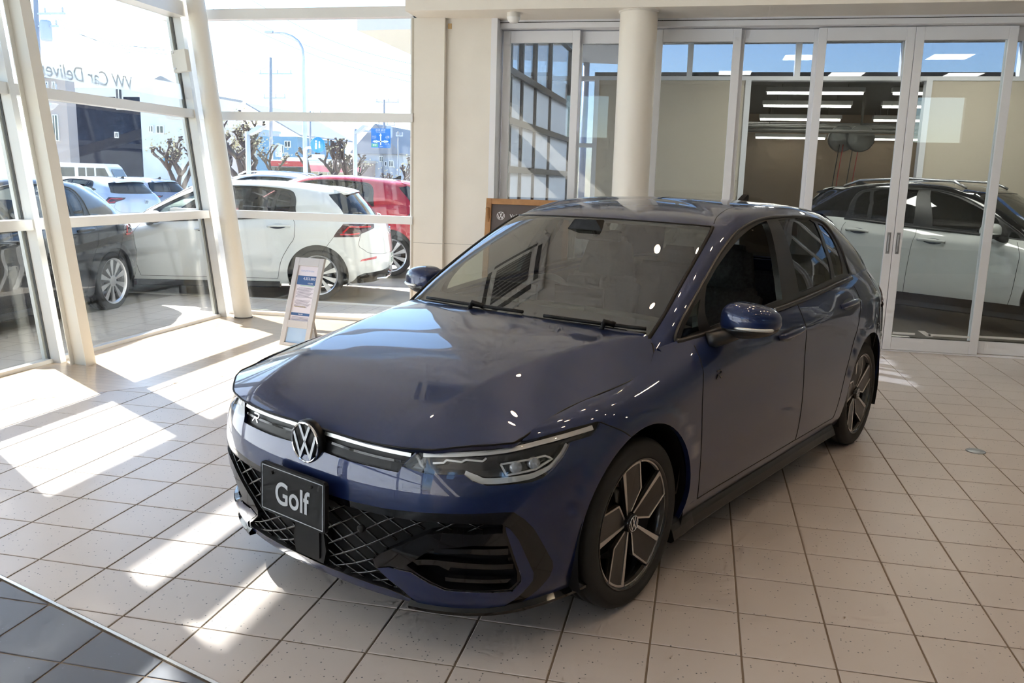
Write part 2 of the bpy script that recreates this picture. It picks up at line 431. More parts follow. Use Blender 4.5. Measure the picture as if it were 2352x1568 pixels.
def inv_xy(S,x,y,u0,v0):
    u,v=u0,v0
    for _ in range(30):
        p=S.ev(np.array([u]),np.array([v]))[0];h=1e-3;pu=(S.ev(np.array([u+h]),np.array([v]))[0]-p)/h;pv=(S.ev(np.array([u]),np.array([min(v+h,9.999)]))[0]-p)/h
        r=np.array([x-p[0],y-p[1]])
        try: d=np.linalg.solve(np.array([[pu[0],pv[0]],[pu[1],pv[1]]]),r)
        except Exception: break
        u+=float(np.clip(d[0],-.4,.4));v=float(np.clip(v+np.clip(d[1],-.6,.6),5.,10.))
        if np.abs(r).max()<2e-4: break
    return u,v
HEDGE=[];_u,_v=5.35,7.7
for x_,y_ in hl:
    if x_<.56 and x_>-.33 and y_>.66:
        _u,_v=inv_xy(SA,x_,y_,_u,_v);HEDGE.append((_u,_v))
HOODCUT=[(0,7.45),(.41,7.41),(1.06,7.27),(1.69,7.15),(2.54,7.07),(3.14,7.14),(3.7,7.32),(4.77,7.62),(5.31,7.60)]+HEDGE+[(HEDGE[-1][0],10),(0,10)]
SLOT=[(0,7.45),(.41,7.41),(1.06,7.27),(1.69,7.15),(2.54,7.07),(3.14,7.14),(2.762,5.6),(2.70,5.24),(2.227,5.26),(1.36,5.29),(.59,5.39),(0,5.42)]
LAMP=[(2.762,5.601),(3.16,6.995),(3.688,7.204),(4.376,7.284),(4.955,7.50),(5.503,7.60),(6.077,7.66),(6.818,7.66),(7.573,7.508),(7.649,7.384),(7.526,6.972),(7.314,6.673),(6.686,6.673),(6.497,5.846),(6.23,5.221),(5.982,4.92),(5.721,4.83),(5.111,4.87),(4.707,4.9),(4.41,5.098),(4.195,5.45),(3.373,5.36)]
GRILLE=[(0,3.66),(.847,3.652),(1.463,3.65),(2.439,3.69),(3.095,3.748),(3.804,3.8),(4.634,3.822),(5.135,3.804),(5.344,3.762),(5.595,3.455),(5.817,3.081),(6.049,2.521),(6.305,1.859),(6.333,1.61),(6.25,1.249),(5.982,.751),(5.5,.1),(5.4,0),(3.3,0),(3.08,.12),(2.92,.3),(2.754,.453),(2.36,.648),(1.484,.744),(.188,.752),(0,.752)]
LATT=[(0,3.48),(.84,3.48),(1.456,3.43),(2.434,3.445),(3.09,3.45),(3.8,3.49),(4.47,3.47),(5.1,3.38),(5.1,3.1),(3.795,3.135),(3.443,3.037),(2.669,2.488),(2.247,2.171),(2.042,1.892),(2.10,1.64),(2.72,.88),(2.80,.55),(2.36,.70),(1.484,.79),(.188,.80),(0,.80)]
BLADE=[(5.153,3.321),(5.256,3.224),(5.447,2.839),(5.628,2.264),(5.811,1.665),(5.802,1.346),(5.468,.691),(5.115,.2),(4.398,.16),(3.498,.12),(3.12,.13),(2.795,.917),(2.157,1.649),(2.476,1.793),(3.027,1.763),(3.466,1.454),(3.818,1.22),(4.438,1.19),(5.316,1.039),(5.514,1.402),(5.507,1.657),(5.336,2.388),(5.169,3.141)]
POCK=[(3.534,2.621),(4.457,2.778),(5.21,2.694),(5.42,1.793),(5.43,1.423),(5.25,1.16),(3.855,1.297),(3.53,1.495),(3.142,1.793),(2.92,1.979)]
BGAP=[(7.649,7.384),(8.076,6.495),(8.414,5.64)]
DF=[(10.78,10),(10.70,9.38),(10.60,8.2),(10.51,6.4),(10.53,4.85),(10.555,3.47),(10.60,2.27),(10.69,1.06)]
DM=[(13.31,10),(13.30,9.36),(13.28,7.8),(13.29,7.25),(13.36,5.5),(13.39,4.3),(13.42,2.9),(13.46,1.02)]
DR=[(15.51,10),(15.48,9.06),(15.55,7.96),(15.53,6.3),(15.50,5.4),(15.32,4.6),(15.05,3.0),(14.92,.95)]
FEN=[HEDGE[0]]+HEDGE[1:]+[(HEDGE[-1][0],10)]+DF+[(10.35,1.06),(10.2,0),(8.9,0),(8.9,5),(8.414,5.64),(8.076,6.495),(7.649,7.384),(7.573,7.508),(6.818,7.66),(6.077,7.66),(5.503,7.60)]
FD=DF+[(11.8,1.045),(13.09,1.03)]+DM[::-1]
RD=DM+[(14.3,.98)]+DR[::-1]
QU=DR+[(14.92,0),(16.4,0),(16.65,3.92),(17.23,5.6),(18.76,6.05),(18.9,8.2),(19.2,10)]
HATCH=[(19.2,10),(18.9,8.2),(18.76,6.05),(18.56,4.8),(18.85,4.3),(19.3,3.9),(21,3.7),(23,3.6),(23,10)]
TAIL=[(17.93,8.2),(18.96,8.2),(20.2,8.15),(19.95,7.3),(19.4,6.75),(18.83,6.2),(18.63,5.75),(17.23,5.63),(17.6,7.1)]
SILL=[(10.2,1.06),(11.8,1.045),(13.09,1.03),(14.3,.98),(14.95,.95),(14.95,.45),(10.2,.45)]
SKIRT=[(10.15,.45),(14.97,.45),(14.97,0),(10.15,0)]
RDIFF=[(18.4,0),(18.55,1.3),(18.9,1.65),(19.8,1.75),(23,1.8),(23,0)]
REFL=[(18.56,3.05),(19.8,3.3),(19.8,3.55),(18.7,3.3)]
FUEL=None
polys=[QU,FEN,FD,RD,SILL,SKIRT,HATCH,TAIL,RDIFF,REFL,HOODCUT,SLOT,LAMP,GRILLE,LATT,POCK,BLADE,ARF,ARR]
UVa,Ta,Ca=tessellate(23,10,polys,.2,.25,.25,.085)
evA,nrA=SA.ev,SA.nrm
def cA(k): return Ta[Ca==k]
_cu=UVa[Ta].mean(1)[:,0];Ca[(Ca==-1)&(_cu>=9)&(_cu<16.6)]=4
reg_lr('front_bumper','front_bumper',*patch(evA,nrA,UVa,np.concatenate([t for t in [Ta[(Ca==-1)&(UVa[Ta].mean(1)[:,0]<9)]]]),wall=.012),'paint',mode='c')
reg_lr('rear_bumper','rear_bumper',*patch(evA,nrA,UVa,Ta[(Ca==-1)&(UVa[Ta].mean(1)[:,0]>=9)],wall=.012),'paint',mode='c')
reg_lr('quarter','rear_quarter_panel',*patch(evA,nrA,UVa,cA(0),wall=.02),'paint')
reg_lr('fender','front_fender',*patch(evA,nrA,UVa,cA(1),wall=.02),'paint')
reg_lr('fdoor','front_door',*patch(evA,nrA,UVa,cA(2),wall=.02),'paint')
reg_lr('rdoor','rear_door',*patch(evA,nrA,UVa,cA(3),wall=.02),'paint')
reg_lr('sill','sill_panel',*patch(evA,nrA,UVa,cA(4),wall=.02),'paint')
reg_lr('skirtbase','sill_underside',*patch(evA,nrA,UVa,cA(5)),'black')
reg_lr('hatch','tailgate',*patch(evA,nrA,UVa,cA(6),wall=.012),'paint',mode='c')
reg_lr('tail','tail_lamp',*patch(evA,nrA,UVa,cA(7),wall=.01),'tail')
reg_lr('rdiff','rear_diffuser',*patch(evA,nrA,UVa,cA(8)),'black',mode='c')
reg_lr('refl','rear_reflector',*patch(evA,nrA,UVa,cA(9)),'red')
reg_lr('slot','upper_grille',*patch(evA,nrA,UVa,cA(11),depth=.016),'slotblack',mode='c')
reg_lr('lamp','headlamp',*patch(evA,nrA,UVa,cA(12),depth=.035),'lampblack')
reg_lr('grille','lower_grille_surround',*patch(evA,nrA,UVa,cA(13),wall=.03),'gloss',mode='c')
reg_lr('latt','grille_recess',*patch(evA,nrA,UVa,cA(14),depth=.05),'black',mode='c')
reg_lr('pock','bumper_vent',*patch(evA,nrA,UVa,cA(15),depth=.045),'gloss')
V_,F_,N_=patch(evA,nrA,UVa,cA(16),wall=.02);V_=V_+np.array([0,0,0]);
reg_lr('blade','bumper_blade',V_+N_*.004,F_,N_,'paint')
# lamp cover (clear) and inner light strips
reg_lr('lens','lamp_lens',*patch(evA,nrA,UVa,cA(12)),'lens',parent='lamp')
DRL=[(3.21,6.66),(4.197,6.93),(5.047,7.06),(5.783,7.24),(6.3,7.28),(6.764,7.26),(7.451,7.22)]
LOW=[(4.191,5.489),(4.47,5.24),(4.71,5.09),(5.606,5.07),(5.93,5.18),(6.23,5.42),(6.47,6.0),(6.64,6.6)]
CHE=[(3.443,6.07),(3.688,6.155),(3.752,6.379),(4.096,6.284),(4.195,6.454),(4.563,6.32),(4.646,6.556)]
PRJ=[(4.97,6.042),(6.06,6.148),(6.268,5.825),(5.848,5.402),(5.133,5.313)]
def ribbon(S,pts,w0,w1,off,th=.004,n=6,corners=()):
    """flat raised strip along a uv line; widths in metres"""
    q=cr(pts,n,corners);P=S.ev(q[:,0],q[:,1]);N=S.nrm(q[:,0],q[:,1]);d=np.gradient(P,axis=0);b=np.cross(N,d);b/=np.linalg.norm(b,axis=1,keepdims=True)
    w=np.linspace(w0,w1,len(P))[:,None]/2;o=N*off;t=N*(off-th)
    V=np.concatenate([P+b*w+o,P-b*w+o,P+b*w+t,P-b*w+t]);n_=len(P);F=[]
    for i in range(n_-1):
        F+=[(i,i+1,n_+i+1,n_+i),(2*n_+i,2*n_+i+1,i+1,i),(n_+i,n_+i+1,3*n_+i+1,3*n_+i)]
    return V,F
def reg_ribbon(key,name,lists,mk,parent):
    V=[];F=[];b=0
    for args in lists:
        v,f=ribbon(*args);V.append(v);F+=[tuple(i+b for i in q) for q in f];b+=len(v)
    V=np.concatenate(V)
    reg(key+'_l',name,raw_mesh(name,V,F,smooth=False),mk,parent+'_l' if parent+'_l' in PARTS else parent);reg(key+'_r',name,raw_mesh(name,V*MIR,[f[::-1] for f in F],smooth=False),mk,parent+'_r' if parent+'_r' in PARTS else parent)
reg_ribbon('drl','daylight_strip',[(SA,DRL,.014,.016,-.010)],'silver','lamp')
reg_ribbon('low','lower_light_blade',[(SA,LOW,.022,.010,-.012)],'silver','lamp')
reg_ribbon('che','light_chevron',[(SA,CHE,.006,.006,-.012,.003,3,range(7))],'silver','lamp')
reg_ribbon('prj','projector_bezel',[(SA,PRJ+[PRJ[0]],.006,.006,-.018,.01,3,range(7))],'silver','lamp')
def blob(c,n,r,d,seg=16):
    """short cylinder facing n"""
    c=Vector(c);q=Vector(n).to_track_quat('Z','Y');mb=MB();mb.lathe([(0.0001,d),(r*.7,d*.9),(r,d*.5),(r,0),(r,-d)],seg)
    return [tuple(c+q@Vector(v)) for v in mb.v],mb.f
for i,(u,v) in enumerate([(5.35,5.73),(5.80,5.80)]):
    p=SA.ev(np.array([u]),np.array([v]))[0]-SA.nrm(np.array([u]),np.array([v]))[0]*.028
    V,F=blob(p,SA.nrm(np.array([u]),np.array([v]))[0],.021,.012);V=np.array(V)
    reg('prl%d_l'%i,'projector_lens',raw_mesh('projector_lens',V,F),'lens2','lamp_l');reg('prl%d_r'%i,'projector_lens',raw_mesh('projector_lens',V*MIR,[f[::-1] for f in F]),'lens2','lamp_r')
# chrome line of the upper grille, black bars under it
reg_ribbon('chr','chrome_strip',[(SA,[(.40,6.9),(1.0,6.84),(1.702,6.72),(2.3,6.60),(2.93,6.50)],.012,.012,-.004)],'silver','slot')
reg_ribbon('slb','grille_bar',[(SA,[(.42,6.2),(1.4,6.02),(2.2,5.93),(2.8,5.9)],.008,.008,-.006)],'gloss','slot')
# lattice bars clipped to the recess outline
def latt_segments():
    pl=np.array(LATT);out=[]
    # lines in (u,v): family slopes
    for fam in (1,-1):
        for k in np.arange(-11,12):
            if fam==1: f=lambda u:(.95*u*.80+k*.52+.35)
            else: f=lambda u:(-.95*u*.80+k*.52+3.1)
            us=np.linspace(-5.1,5.1,400);vv=f(us)
            P=np.stack([np.abs(us),vv],1);ins=pip(P,pl)
            s=None
            for i in range(len(us)):
                if ins[i] and s is None: s=i
                if (not ins[i] or i==len(us)-1) and s is not None:
                    if i-s>6: out.append((us[s:i],vv[s:i]))
                    s=None
    return out
for i,(uu,vv) in enumerate(latt_segments()):
    uu=uu[::5];vv=vv[::5]
    if len(uu)<2: continue
    P=SA.ev(np.abs(uu),vv);N=SA.nrm(np.abs(uu),vv);sg=np.where(uu<0,-1,1)[:,None]
    P=P*np.concatenate([np.ones_like(sg),sg,np.ones_like(sg)],1);N=N*np.concatenate([np.ones_like(sg),sg,np.ones_like(sg)],1)
    mb=MB();mb.tube(P-N*.014,.0042,6);reg('lb%d'%i,'grille_bar',raw_mesh('grille_bar',mb.v,mb.f),'lattbar','latt')
# radar block in the centre of the lower grille
mb=MB();mb.prism([(-.075,.205),(.075,.205),(.09,.255),(.07,.345),(-.07,.345),(-.09,.255)],.765,.80,lambda a,b,h:(h,a,b));mb.prism([(-.06,.22),(.06,.22),(.06,.34),(-.06,.34)],.79,.806,lambda a,b,h:(h,a,b))
reg('radar','radar_cover',raw_mesh('radar_cover',mb.v,mb.f,smooth=False),'black','latt')
for i,u,v in ((0,1.73,2.77),(1,4.68,2.81)):
    n=SA.nrm(np.array([u]),np.array([v]))[0];p=SA.ev(np.array([u]),np.array([v]))[0]-n*(.006 if i==0 else .035)
    V,F=blob(p,n,.014,.008);V=np.array(V)
    reg('sen%d_l'%i,'parking_sensor',raw_mesh('parking_sensor',V,F),'black');reg('sen%d_r'%i,'parking_sensor',raw_mesh('parking_sensor',V*MIR,[f[::-1] for f in F]),'black')
# vent louvres
for i,(L,w) in enumerate([([(3.55,2.50),(4.4,2.52),(5.24,2.46)],.016),([(2.95,1.97),(3.41,2.10),(4.107,2.09),(5.36,1.93)],.018),([(3.79,1.56),(4.5,1.50),(5.33,1.38)],.014)]):
    reg_ribbon('lou%d'%i,'vent_slat',[(SA,L,w,w,-.016,.02)],'gloss','pock')
# shut lines
shut=[(BGAP,()),(DF[1:],()),(DM[1:],()),(DR[1:],(7,)),([(10.69,1.06),(11.8,1.045),(13.09,1.03),(13.46,1.02),(14.3,.98),(14.92,.95)],()),([(16.65,3.92),(16.9,4.7),(17.23,5.6)],()),([(18.76,6.05),(18.56,4.8),(18.85,4.3),(19.3,3.9),(21,3.7),(23,3.6)],())]
for i,(L,c_) in enumerate(shut):
    P=on(SA,L,-.0005,6,c_)
    reg('sh%d_l'%i,'shut_line',lines_mesh('shut_line',[P],.0026),'black');reg('sh%d_r'%i,'shut_line',lines_mesh('shut_line',[P],.0026,mirror=True),'black')
# side skirt blade
sk=[];us=np.linspace(10.05,14.98,26)
Pb=SA.ev(us,np.full_like(us,.35));zz=Pb[:,2]
V=[];F=[]
prof=[(-.006,.012),(.004,.0),(.012,-.022),(.020,-.055),(.010,-.068),(-.05,-.066),(-.06,.0)]
for i,p in enumerate(Pb):
    t=i/25.;fl=1+.35*max(0,1-abs(t)*9)+.5*max(0,(t-.86)/.14)
    for dy,dz in prof: V.append((p[0],p[1]+dy*fl,p[2]+dz))
n_=len(prof)
for i in range(25):
    for k in range(n_): F.append((i*n_+k,i*n_+(k+1)%n_,(i+1)*n_+(k+1)%n_,(i+1)*n_+k))
F+=[tuple(range(n_)),tuple(25*n_+k for k in reversed(range(n_)))]
V=np.array(V);reg('skirt_l','side_skirt',raw_mesh('side_skirt',V,[f[::-1] for f in F],smooth=False),'skirt');reg('skirt_r','side_skirt',raw_mesh('side_skirt',V*MIR,F,smooth=False),'skirt')
# front splitter lip under the corners
us=np.linspace(2.9,7.9,24);Pb=SA.ev(us,np.full_like(us,0.));Nb=SA.nrm(us,np.full_like(us,.3));V=[];F=[]
for i,(p,n) in enumerate(zip(Pb,Nb)):
    t=i/23.;h=np.array([n[0],n[1],0]);h/=np.linalg.norm(h)
    for a,dz in ((-.02,.035),(.004,.012),(.018,-.004),(.014,-.016),(-.05,-.012)): V.append(p+h*a+np.array([0,0,dz*(1-.0*t)]))
for i in range(23):
    for k in range(5): F.append((i*5+k,i*5+(k+1)%5,(i+1)*5+(k+1)%5,(i+1)*5+k))
V=np.array(V);reg('spl_l','front_splitter',raw_mesh('front_splitter',V,F,smooth=False),'gloss');reg('spl_r','front_splitter',raw_mesh('front_splitter',V*MIR,[f[::-1] for f in F],smooth=False),'gloss')
# ---------------- greenhouse
WS=[(0,0),(3.72,0),(3.79,.62),(3.815,1.48),(3.94,2.255),(4.08,3.1),(4.15,3.74),(3.28,3.72),(1.78,3.70),(.46,3.72),(0,3.72)]
DLO=[(5.62,.24),(5.38,.36),(5.18,.58),(5.09,.89),(5.208,1.478),(5.331,1.914),(5.506,2.376),(5.853,2.883),(6.348,3.311),(6.794,3.578),(7.332,3.696),(8.256,3.709),(9.107,3.694),(9.735,3.628),(10.05,3.45),(10.165,3.1),(10.165,2.698),(10.111,1.897),(10.071,1.053),(10.101,.34),(10.14,.1),(8.2,.06),(6.6,.09),(5.95,.17)]
QG=[(5.74,.25),(5.55,.6),(5.45,1.0),(5.60,1.18),(6.2,.28)]
FG=[(6.42,.27),(5.72,1.28),(5.56,1.5),(5.66,1.92),(5.88,2.31),(6.17,2.75),(6.53,3.11),(6.87,3.38),(7.10,3.47),(7.49,1.886),(7.88,.33)]
RG=[(7.60,3.45),(8.49,3.55),(9.30,3.52),(9.5,3.25),(9.33,1.874),(9.41,.36),(8.34,.32)]
RQ=[(9.67,3.269),(9.93,3.15),(10.0,2.506),(9.926,1.52),(9.90,.786),(9.853,.43),(9.52,.39),(9.46,1.9)]
ROOF=[(0,3.72),(3.28,3.72),(4.0,3.74),(4.22,4.1),(4.55,4.8),(5.2,5.2),(6.9,5.42),(8.2,5.4),(10.2,5.35),(11.6,5.15),(12.3,4.5),(12.6,3.95),(14,3.75),(16,3.75),(16,8),(0,8)]
RWIN=[(12.1,.6),(12.2,2.2),(12.42,3.55),(14,3.66),(16,3.68),(16,.6)]
BELT=[(5.3,.0),(10.3,0),(10.2,.1),(5.5,.1)]
UVc,Tc,Cc=tessellate(16,8,[WS,ROOF,DLO,QG,FG,RG,RQ,RWIN],.2,.2,.2,.12)
def cC(k): return Tc[Cc==k]
evC,nrC=SC.ev,SC.nrm
reg_lr('ws','windshield',*patch(evC,nrC,UVc,cC(0)),'windshield',mode='c')
reg_lr('pillar','roof_pillar_frame',*patch(evC,nrC,UVc,cC(-1),wall=.01),'pillar')
reg_lr('roof','roof_panel',*patch(evC,nrC,UVc,cC(1),wall=.01),'roof',mode='c')
reg_lr('trim','window_trim',*patch(evC,nrC,UVc,cC(2),wall=.03),'trim')
reg_lr('qg','quarter_light',*patch(evC,nrC,UVc,cC(3),depth=.004),'sideglass')
reg_lr('fg','front_window',*patch(evC,nrC,UVc,cC(4),depth=.004),'sideglass')
reg_lr('rg','rear_window',*patch(evC,nrC,UVc,cC(5),depth=.004),'darkglass')
reg_lr('rq','rear_quarter_light',*patch(evC,nrC,UVc,cC(6),depth=.004),'darkglass')
reg_lr('rw','tailgate_window',*patch(evC,nrC,UVc,cC(7),depth=.004),'darkglass',mode='c')
# black band round the windshield edge + ditch seams
P=on(SC,[(3.74,.3),(3.80,.9),(3.815,1.48),(3.94,2.255),(4.08,3.1),(4.15,3.7)],-.002,6)
reg('fr_l','windshield_seal',lines_mesh('windshield_seal',[P],.009),'black');reg('fr_r','windshield_seal',lines_mesh('windshield_seal',[P],.009,mirror=True),'black')
P=on(SC,[(4.15,3.74),(3.28,3.72),(1.78,3.70),(.46,3.72),(0,3.72)],-.002,6);P2=(P*MIR)[::-1]
reg('frt','windshield_seal',lines_mesh('windshield_seal',[np.concatenate([P,P2[1:]])],.006),'black')
P=on(SC,[(4.22,4.1),(4.55,4.8),(5.2,5.2),(6.9,5.42),(8.2,5.4),(10.2,5.35),(11.6,5.15)],-.002,6)
reg('di_l','roof_seam',lines_mesh('roof_seam',[P],.003),'black');reg('di_r','roof_seam',lines_mesh('roof_seam',[P],.003,mirror=True),'black')
# window belt moulding
P=on(SC,[(5.52,.27),(5.95,.18),(6.6,.09),(8.2,.06),(10.12,.1)],.006,8)
reg('bm_l','belt_moulding',lines_mesh('belt_moulding',[P],.013,8),'trim');reg('bm_r','belt_moulding',lines_mesh('belt_moulding',[P],.013,8,mirror=True),'trim')
P=on(SC,DLO[:20],.001,5)
reg('dm_l','window_surround',lines_mesh('window_surround',[P],.008,6),'trim');reg('dm_r','window_surround',lines_mesh('window_surround',[P],.008,6,mirror=True),'trim')
# frit behind the windshield lower edge: cowl
# ---------------- hood
def evH(x,y): return np.stack([x,y,hoodz(x,y)],-1)
def nrH(x,y,h=2e-3):
    zx=(hoodz(x+h,y)-hoodz(x-h,y))/(2*h);zy=(hoodz(x,y+h)-hoodz(x,y-h))/(2*h);n=np.stack([-zx,-zy,np.ones_like(zx)],-1);return n/np.linalg.norm(n,axis=-1,keepdims=True)
hp=[(x,max(y,0)) for x,y in hp]
UVh,Th,Ch=tessellate(.79,.78,[hp],.025,.02,1,1,umin=-.36,vmin=0)
V_,F_,N_=patch(evH,nrH,UVh,Th[Ch==0],wall=.018)
reg_lr('hood','bonnet',V_,F_,N_,'paint',mode='c')
_he=np.array([q for q in hl if q[1]>.0 and q[0]>-.345]);_hz=evH(_he[:,0],_he[:,1])+np.array([0,0,.0002])
reg('hsh_l','shut_line',lines_mesh('shut_line',[_hz],.0036),'black');reg('hsh_r','shut_line',lines_mesh('shut_line',[_hz],.0036,mirror=True),'black')
# cowl panel & wipers
X=np.linspace(-.60,.60,31);V=[];F=[]
for i,y in enumerate(X):
    q=abs(y)/.6
    for x,z in ((-.235-.03*q,.930),(-.285-.05*q*q,.925),(-.36-.05*q*q,.952),(-.41-.05*q*q,.99)): V.append((x,y*1.03,z-.012*q*q))
for i in range(30):
    for k in range(3): F.append((i*4+k,i*4+k+1,(i+1)*4+k+1,(i+1)*4+k))
reg('cowl','cowl_panel',raw_mesh('cowl_panel',V,F),'black')
for i,(pu,pv) in enumerate((((.9,.53),(3.5,.54)),((-2.6,.54),(.35,.55)))):
    L=[];
    for t in np.linspace(0,1,12):
        u=pu[0]+(pv[0]-pu[0])*t;v=pu[1]+(pv[1]-pu[1])*t
        p=SC.ev(np.array([abs(u)]),np.array([v]))[0];n=SC.nrm(np.array([abs(u)]),np.array([v]))[0]
        if u<0: p=p*MIR;n=n*MIR
        L.append(p+n*.016)
    mb=MB();mb.tube(L,.008,6);mb.tube([L[6]+np.array([.03,0,-.02]),L[6]+np.array([.01,0,.012]),L[7]],.012,6)
    reg('wip%d'%i,'wiper',raw_mesh('wiper',mb.v,mb.f),'black')
# ---------------- emblem (ring + V + W), local XY facing +Z, unit radius
def emblem_mesh(name,r,th=.004,ring=True):
    mb=MB()
    if ring:
        mb.lathe([(r*.90,0),(r*.905,th),(r*.95,th*1.35),(r*.995,th),(r,0)],40)
    def stroke(L,w):
        L=[Vector((a*r,b*r)) for a,b in L];n=len(L);lf=[];rt=[]
        for i in range(n):
            d=(L[min(i+1,n-1)]-L[max(i-1,0)]).normalized()
            if 0<i<n-1:
                d1=(L[i]-L[i-1]).normalized();d2=(L[i+1]-L[i]).normalized();nn=Vector((-(d1+d2).y,(d1+d2).x)).normalized();k=1/max(.35,nn.dot(Vector((-d1.y,d1.x))))
            else: nn=Vector((-d.y,d.x));k=1
            lf.append(L[i]+nn*(w*r/2*k));rt.append(L[i]-nn*(w*r/2*k))
        for i in range(n-1):
            mb.prism([tuple(lf[i]),tuple(rt[i]),tuple(rt[i+1]),tuple(lf[i+1])],0,th)
    stroke([(-.37,.84),(0,.10),(.37,.84)],.15)
    stroke([(-.80,.43),(-.36,-.70),(0,-.0),(.36,-.70),(.80,.43)],.15)
    return raw_mesh(name,mb.v,mb.f,smooth=False)
def disc_mesh(name,r,th):
    mb=MB();mb.lathe([(r,-.01),(r,th*.5),(r*.96,th),(.0001,th)],40);return raw_mesh(name,mb.v,mb.f)
EM=emblem_mesh('emblem',.072,.006)
nl=SA.nrm(np.array([0.]),np.array([5.75]))[0];rx=math.atan2(nl[2],nl[0])
reg('embb','emblem_base',disc_mesh('emblem_base',.078,.014),'slotblack',loc=(.792,0,.628),rot=(PI/2,0,PI/2))
reg('emb','emblem',EM,'chrome',loc=(.807,0,.628),rot=(PI/2,0,PI/2))
reg('remb','rear_emblem',EM,'chrome',loc=(-3.452,0,.825),rot=(PI/2+.06,0,-PI/2))
reg_ribbon('tst','tail_light_strip',[(SA,[(17.75,6.2),(18.0,6.9),(18.25,7.5),(18.8,7.5),(19.7,7.6)],.02,.02,.004)],'red','tail')
reg_ribbon('tst2','tail_light_bar',[(SA,[(17.6,6.0),(18.2,6.05),(18.7,6.25)],.018,.018,.004)],'red','tail')
# ---------------- rear spoiler
V=[];F=[]
ys=np.linspace(-.48,.48,21)
for y in ys:
    q=abs(y)/.48
    for x,z in ((-2.80+.02*q,1.392-.022*q*q),(-3.05+.07*q*q,1.348-.03*q*q),(-3.055+.07*q*q,1.335-.03*q*q),(-2.9,1.33-.03*q*q)): V.append((x,y,z))
for i in range(20):
    for k in range(4): F.append((i*4+k,(i+1)*4+k,(i+1)*4+(k+1)%4,i*4+(k+1)%4))
F+=[(0,1,2,3),(83,82,81,80)]
reg('spoiler','roof_spoiler',raw_mesh('roof_spoiler',V,F,smooth=False),'roof')
mb=MB();mb.prism([(-2.55,1.42),(-2.72,1.41),(-2.725,1.462),(-2.71,1.472),(-2.685,1.462),(-2.63,1.434)],-.018,.018,lambda a,b,h:(a,h,b))
reg('ant','shark_fin_antenna',raw_mesh('shark_fin_antenna',mb.v,mb.f,smooth=False),'black')
# ---------------- door handles
for nm,u,v in (('fh',12.83,7.03),('rh',15.02,7.55)):
    us=np.linspace(u-.38,u+.36,13);vv=np.full_like(us,v);P=SA.ev(us,vv);N=SA.nrm(us,vv);t=np.linspace(-1,1,13)
    L=P+N*(.026*np.sqrt(np.maximum(0,1-np.abs(t)**3))[:,None]-.002)
    mb=MB();mb.tube(L,[.013+.005*(1-abs(a)) for a in t],10)
    for sfx,m_ in (('_l',1),('_r',-1)):
        V=np.array(mb.v)*np.array([1,m_,1]);F=mb.f if m_==1 else [f[::-1] for f in mb.f]
        par=('fdoor' if nm=='fh' else 'rdoor')+sfx
        reg(nm+sfx,'door_handle',raw_mesh('door_handle',V,F),'paint',par)
        # cup
        q=[(u-.05+.27*math.cos(a),v-.05+.62*math.sin(a)) for a in np.linspace(0,2*PI,24,endpoint=False)]
        c=np.array([(u-.05,v-.05)]+q);Pc=SA.ev(c[:,0],c[:,1])+SA.nrm(c[:,0],c[:,1])*.0035;Pc=Pc*np.array([1,m_,1])
        Fc=[(0,1+i,1+(i+1)%24) for i in range(24)];
        reg(nm+'c'+sfx,'handle_recess',raw_mesh('handle_recess',Pc,Fc if m_==-1 else [f[::-1] for f in Fc]),'cup',par)
# ---------------- mirrors
def superell(c,r,e,zmin=-1,zmax=1,n=28,m=14,taper=0.,xb=0):
    V=[];F=[];th=np.linspace(math.asin(max(-1,zmin)),math.asin(min(1,zmax)),m)
    f=lambda a:math.copysign(abs(a)**(2/e),a)
    for t in th:
        for k in range(n):
            p=2*PI*k/n;x=f(math.cos(t))*f(math.cos(p));y=f(math.cos(t))*f(math.sin(p));z=f(math.sin(t))
            y2=y; zz=z*(1-taper*y)+ .0
            V.append((c[0]+r[0]*x-(xb*max(0,y))*r[0],c[1]+r[1]*y2,c[2]+r[2]*zz))
    for i in range(m-1):
        for k in range(n): F.append((i*n+k,i*n+(k+1)%n,(i+1)*n+(k+1)%n,(i+1)*n+k))
    F+=[tuple(reversed(range(n))),tuple((m-1)*n+k for k in range(n))]
    return np.array(V),F
mc=(-.705,.920,.988);mr=(.082,.116,.074)
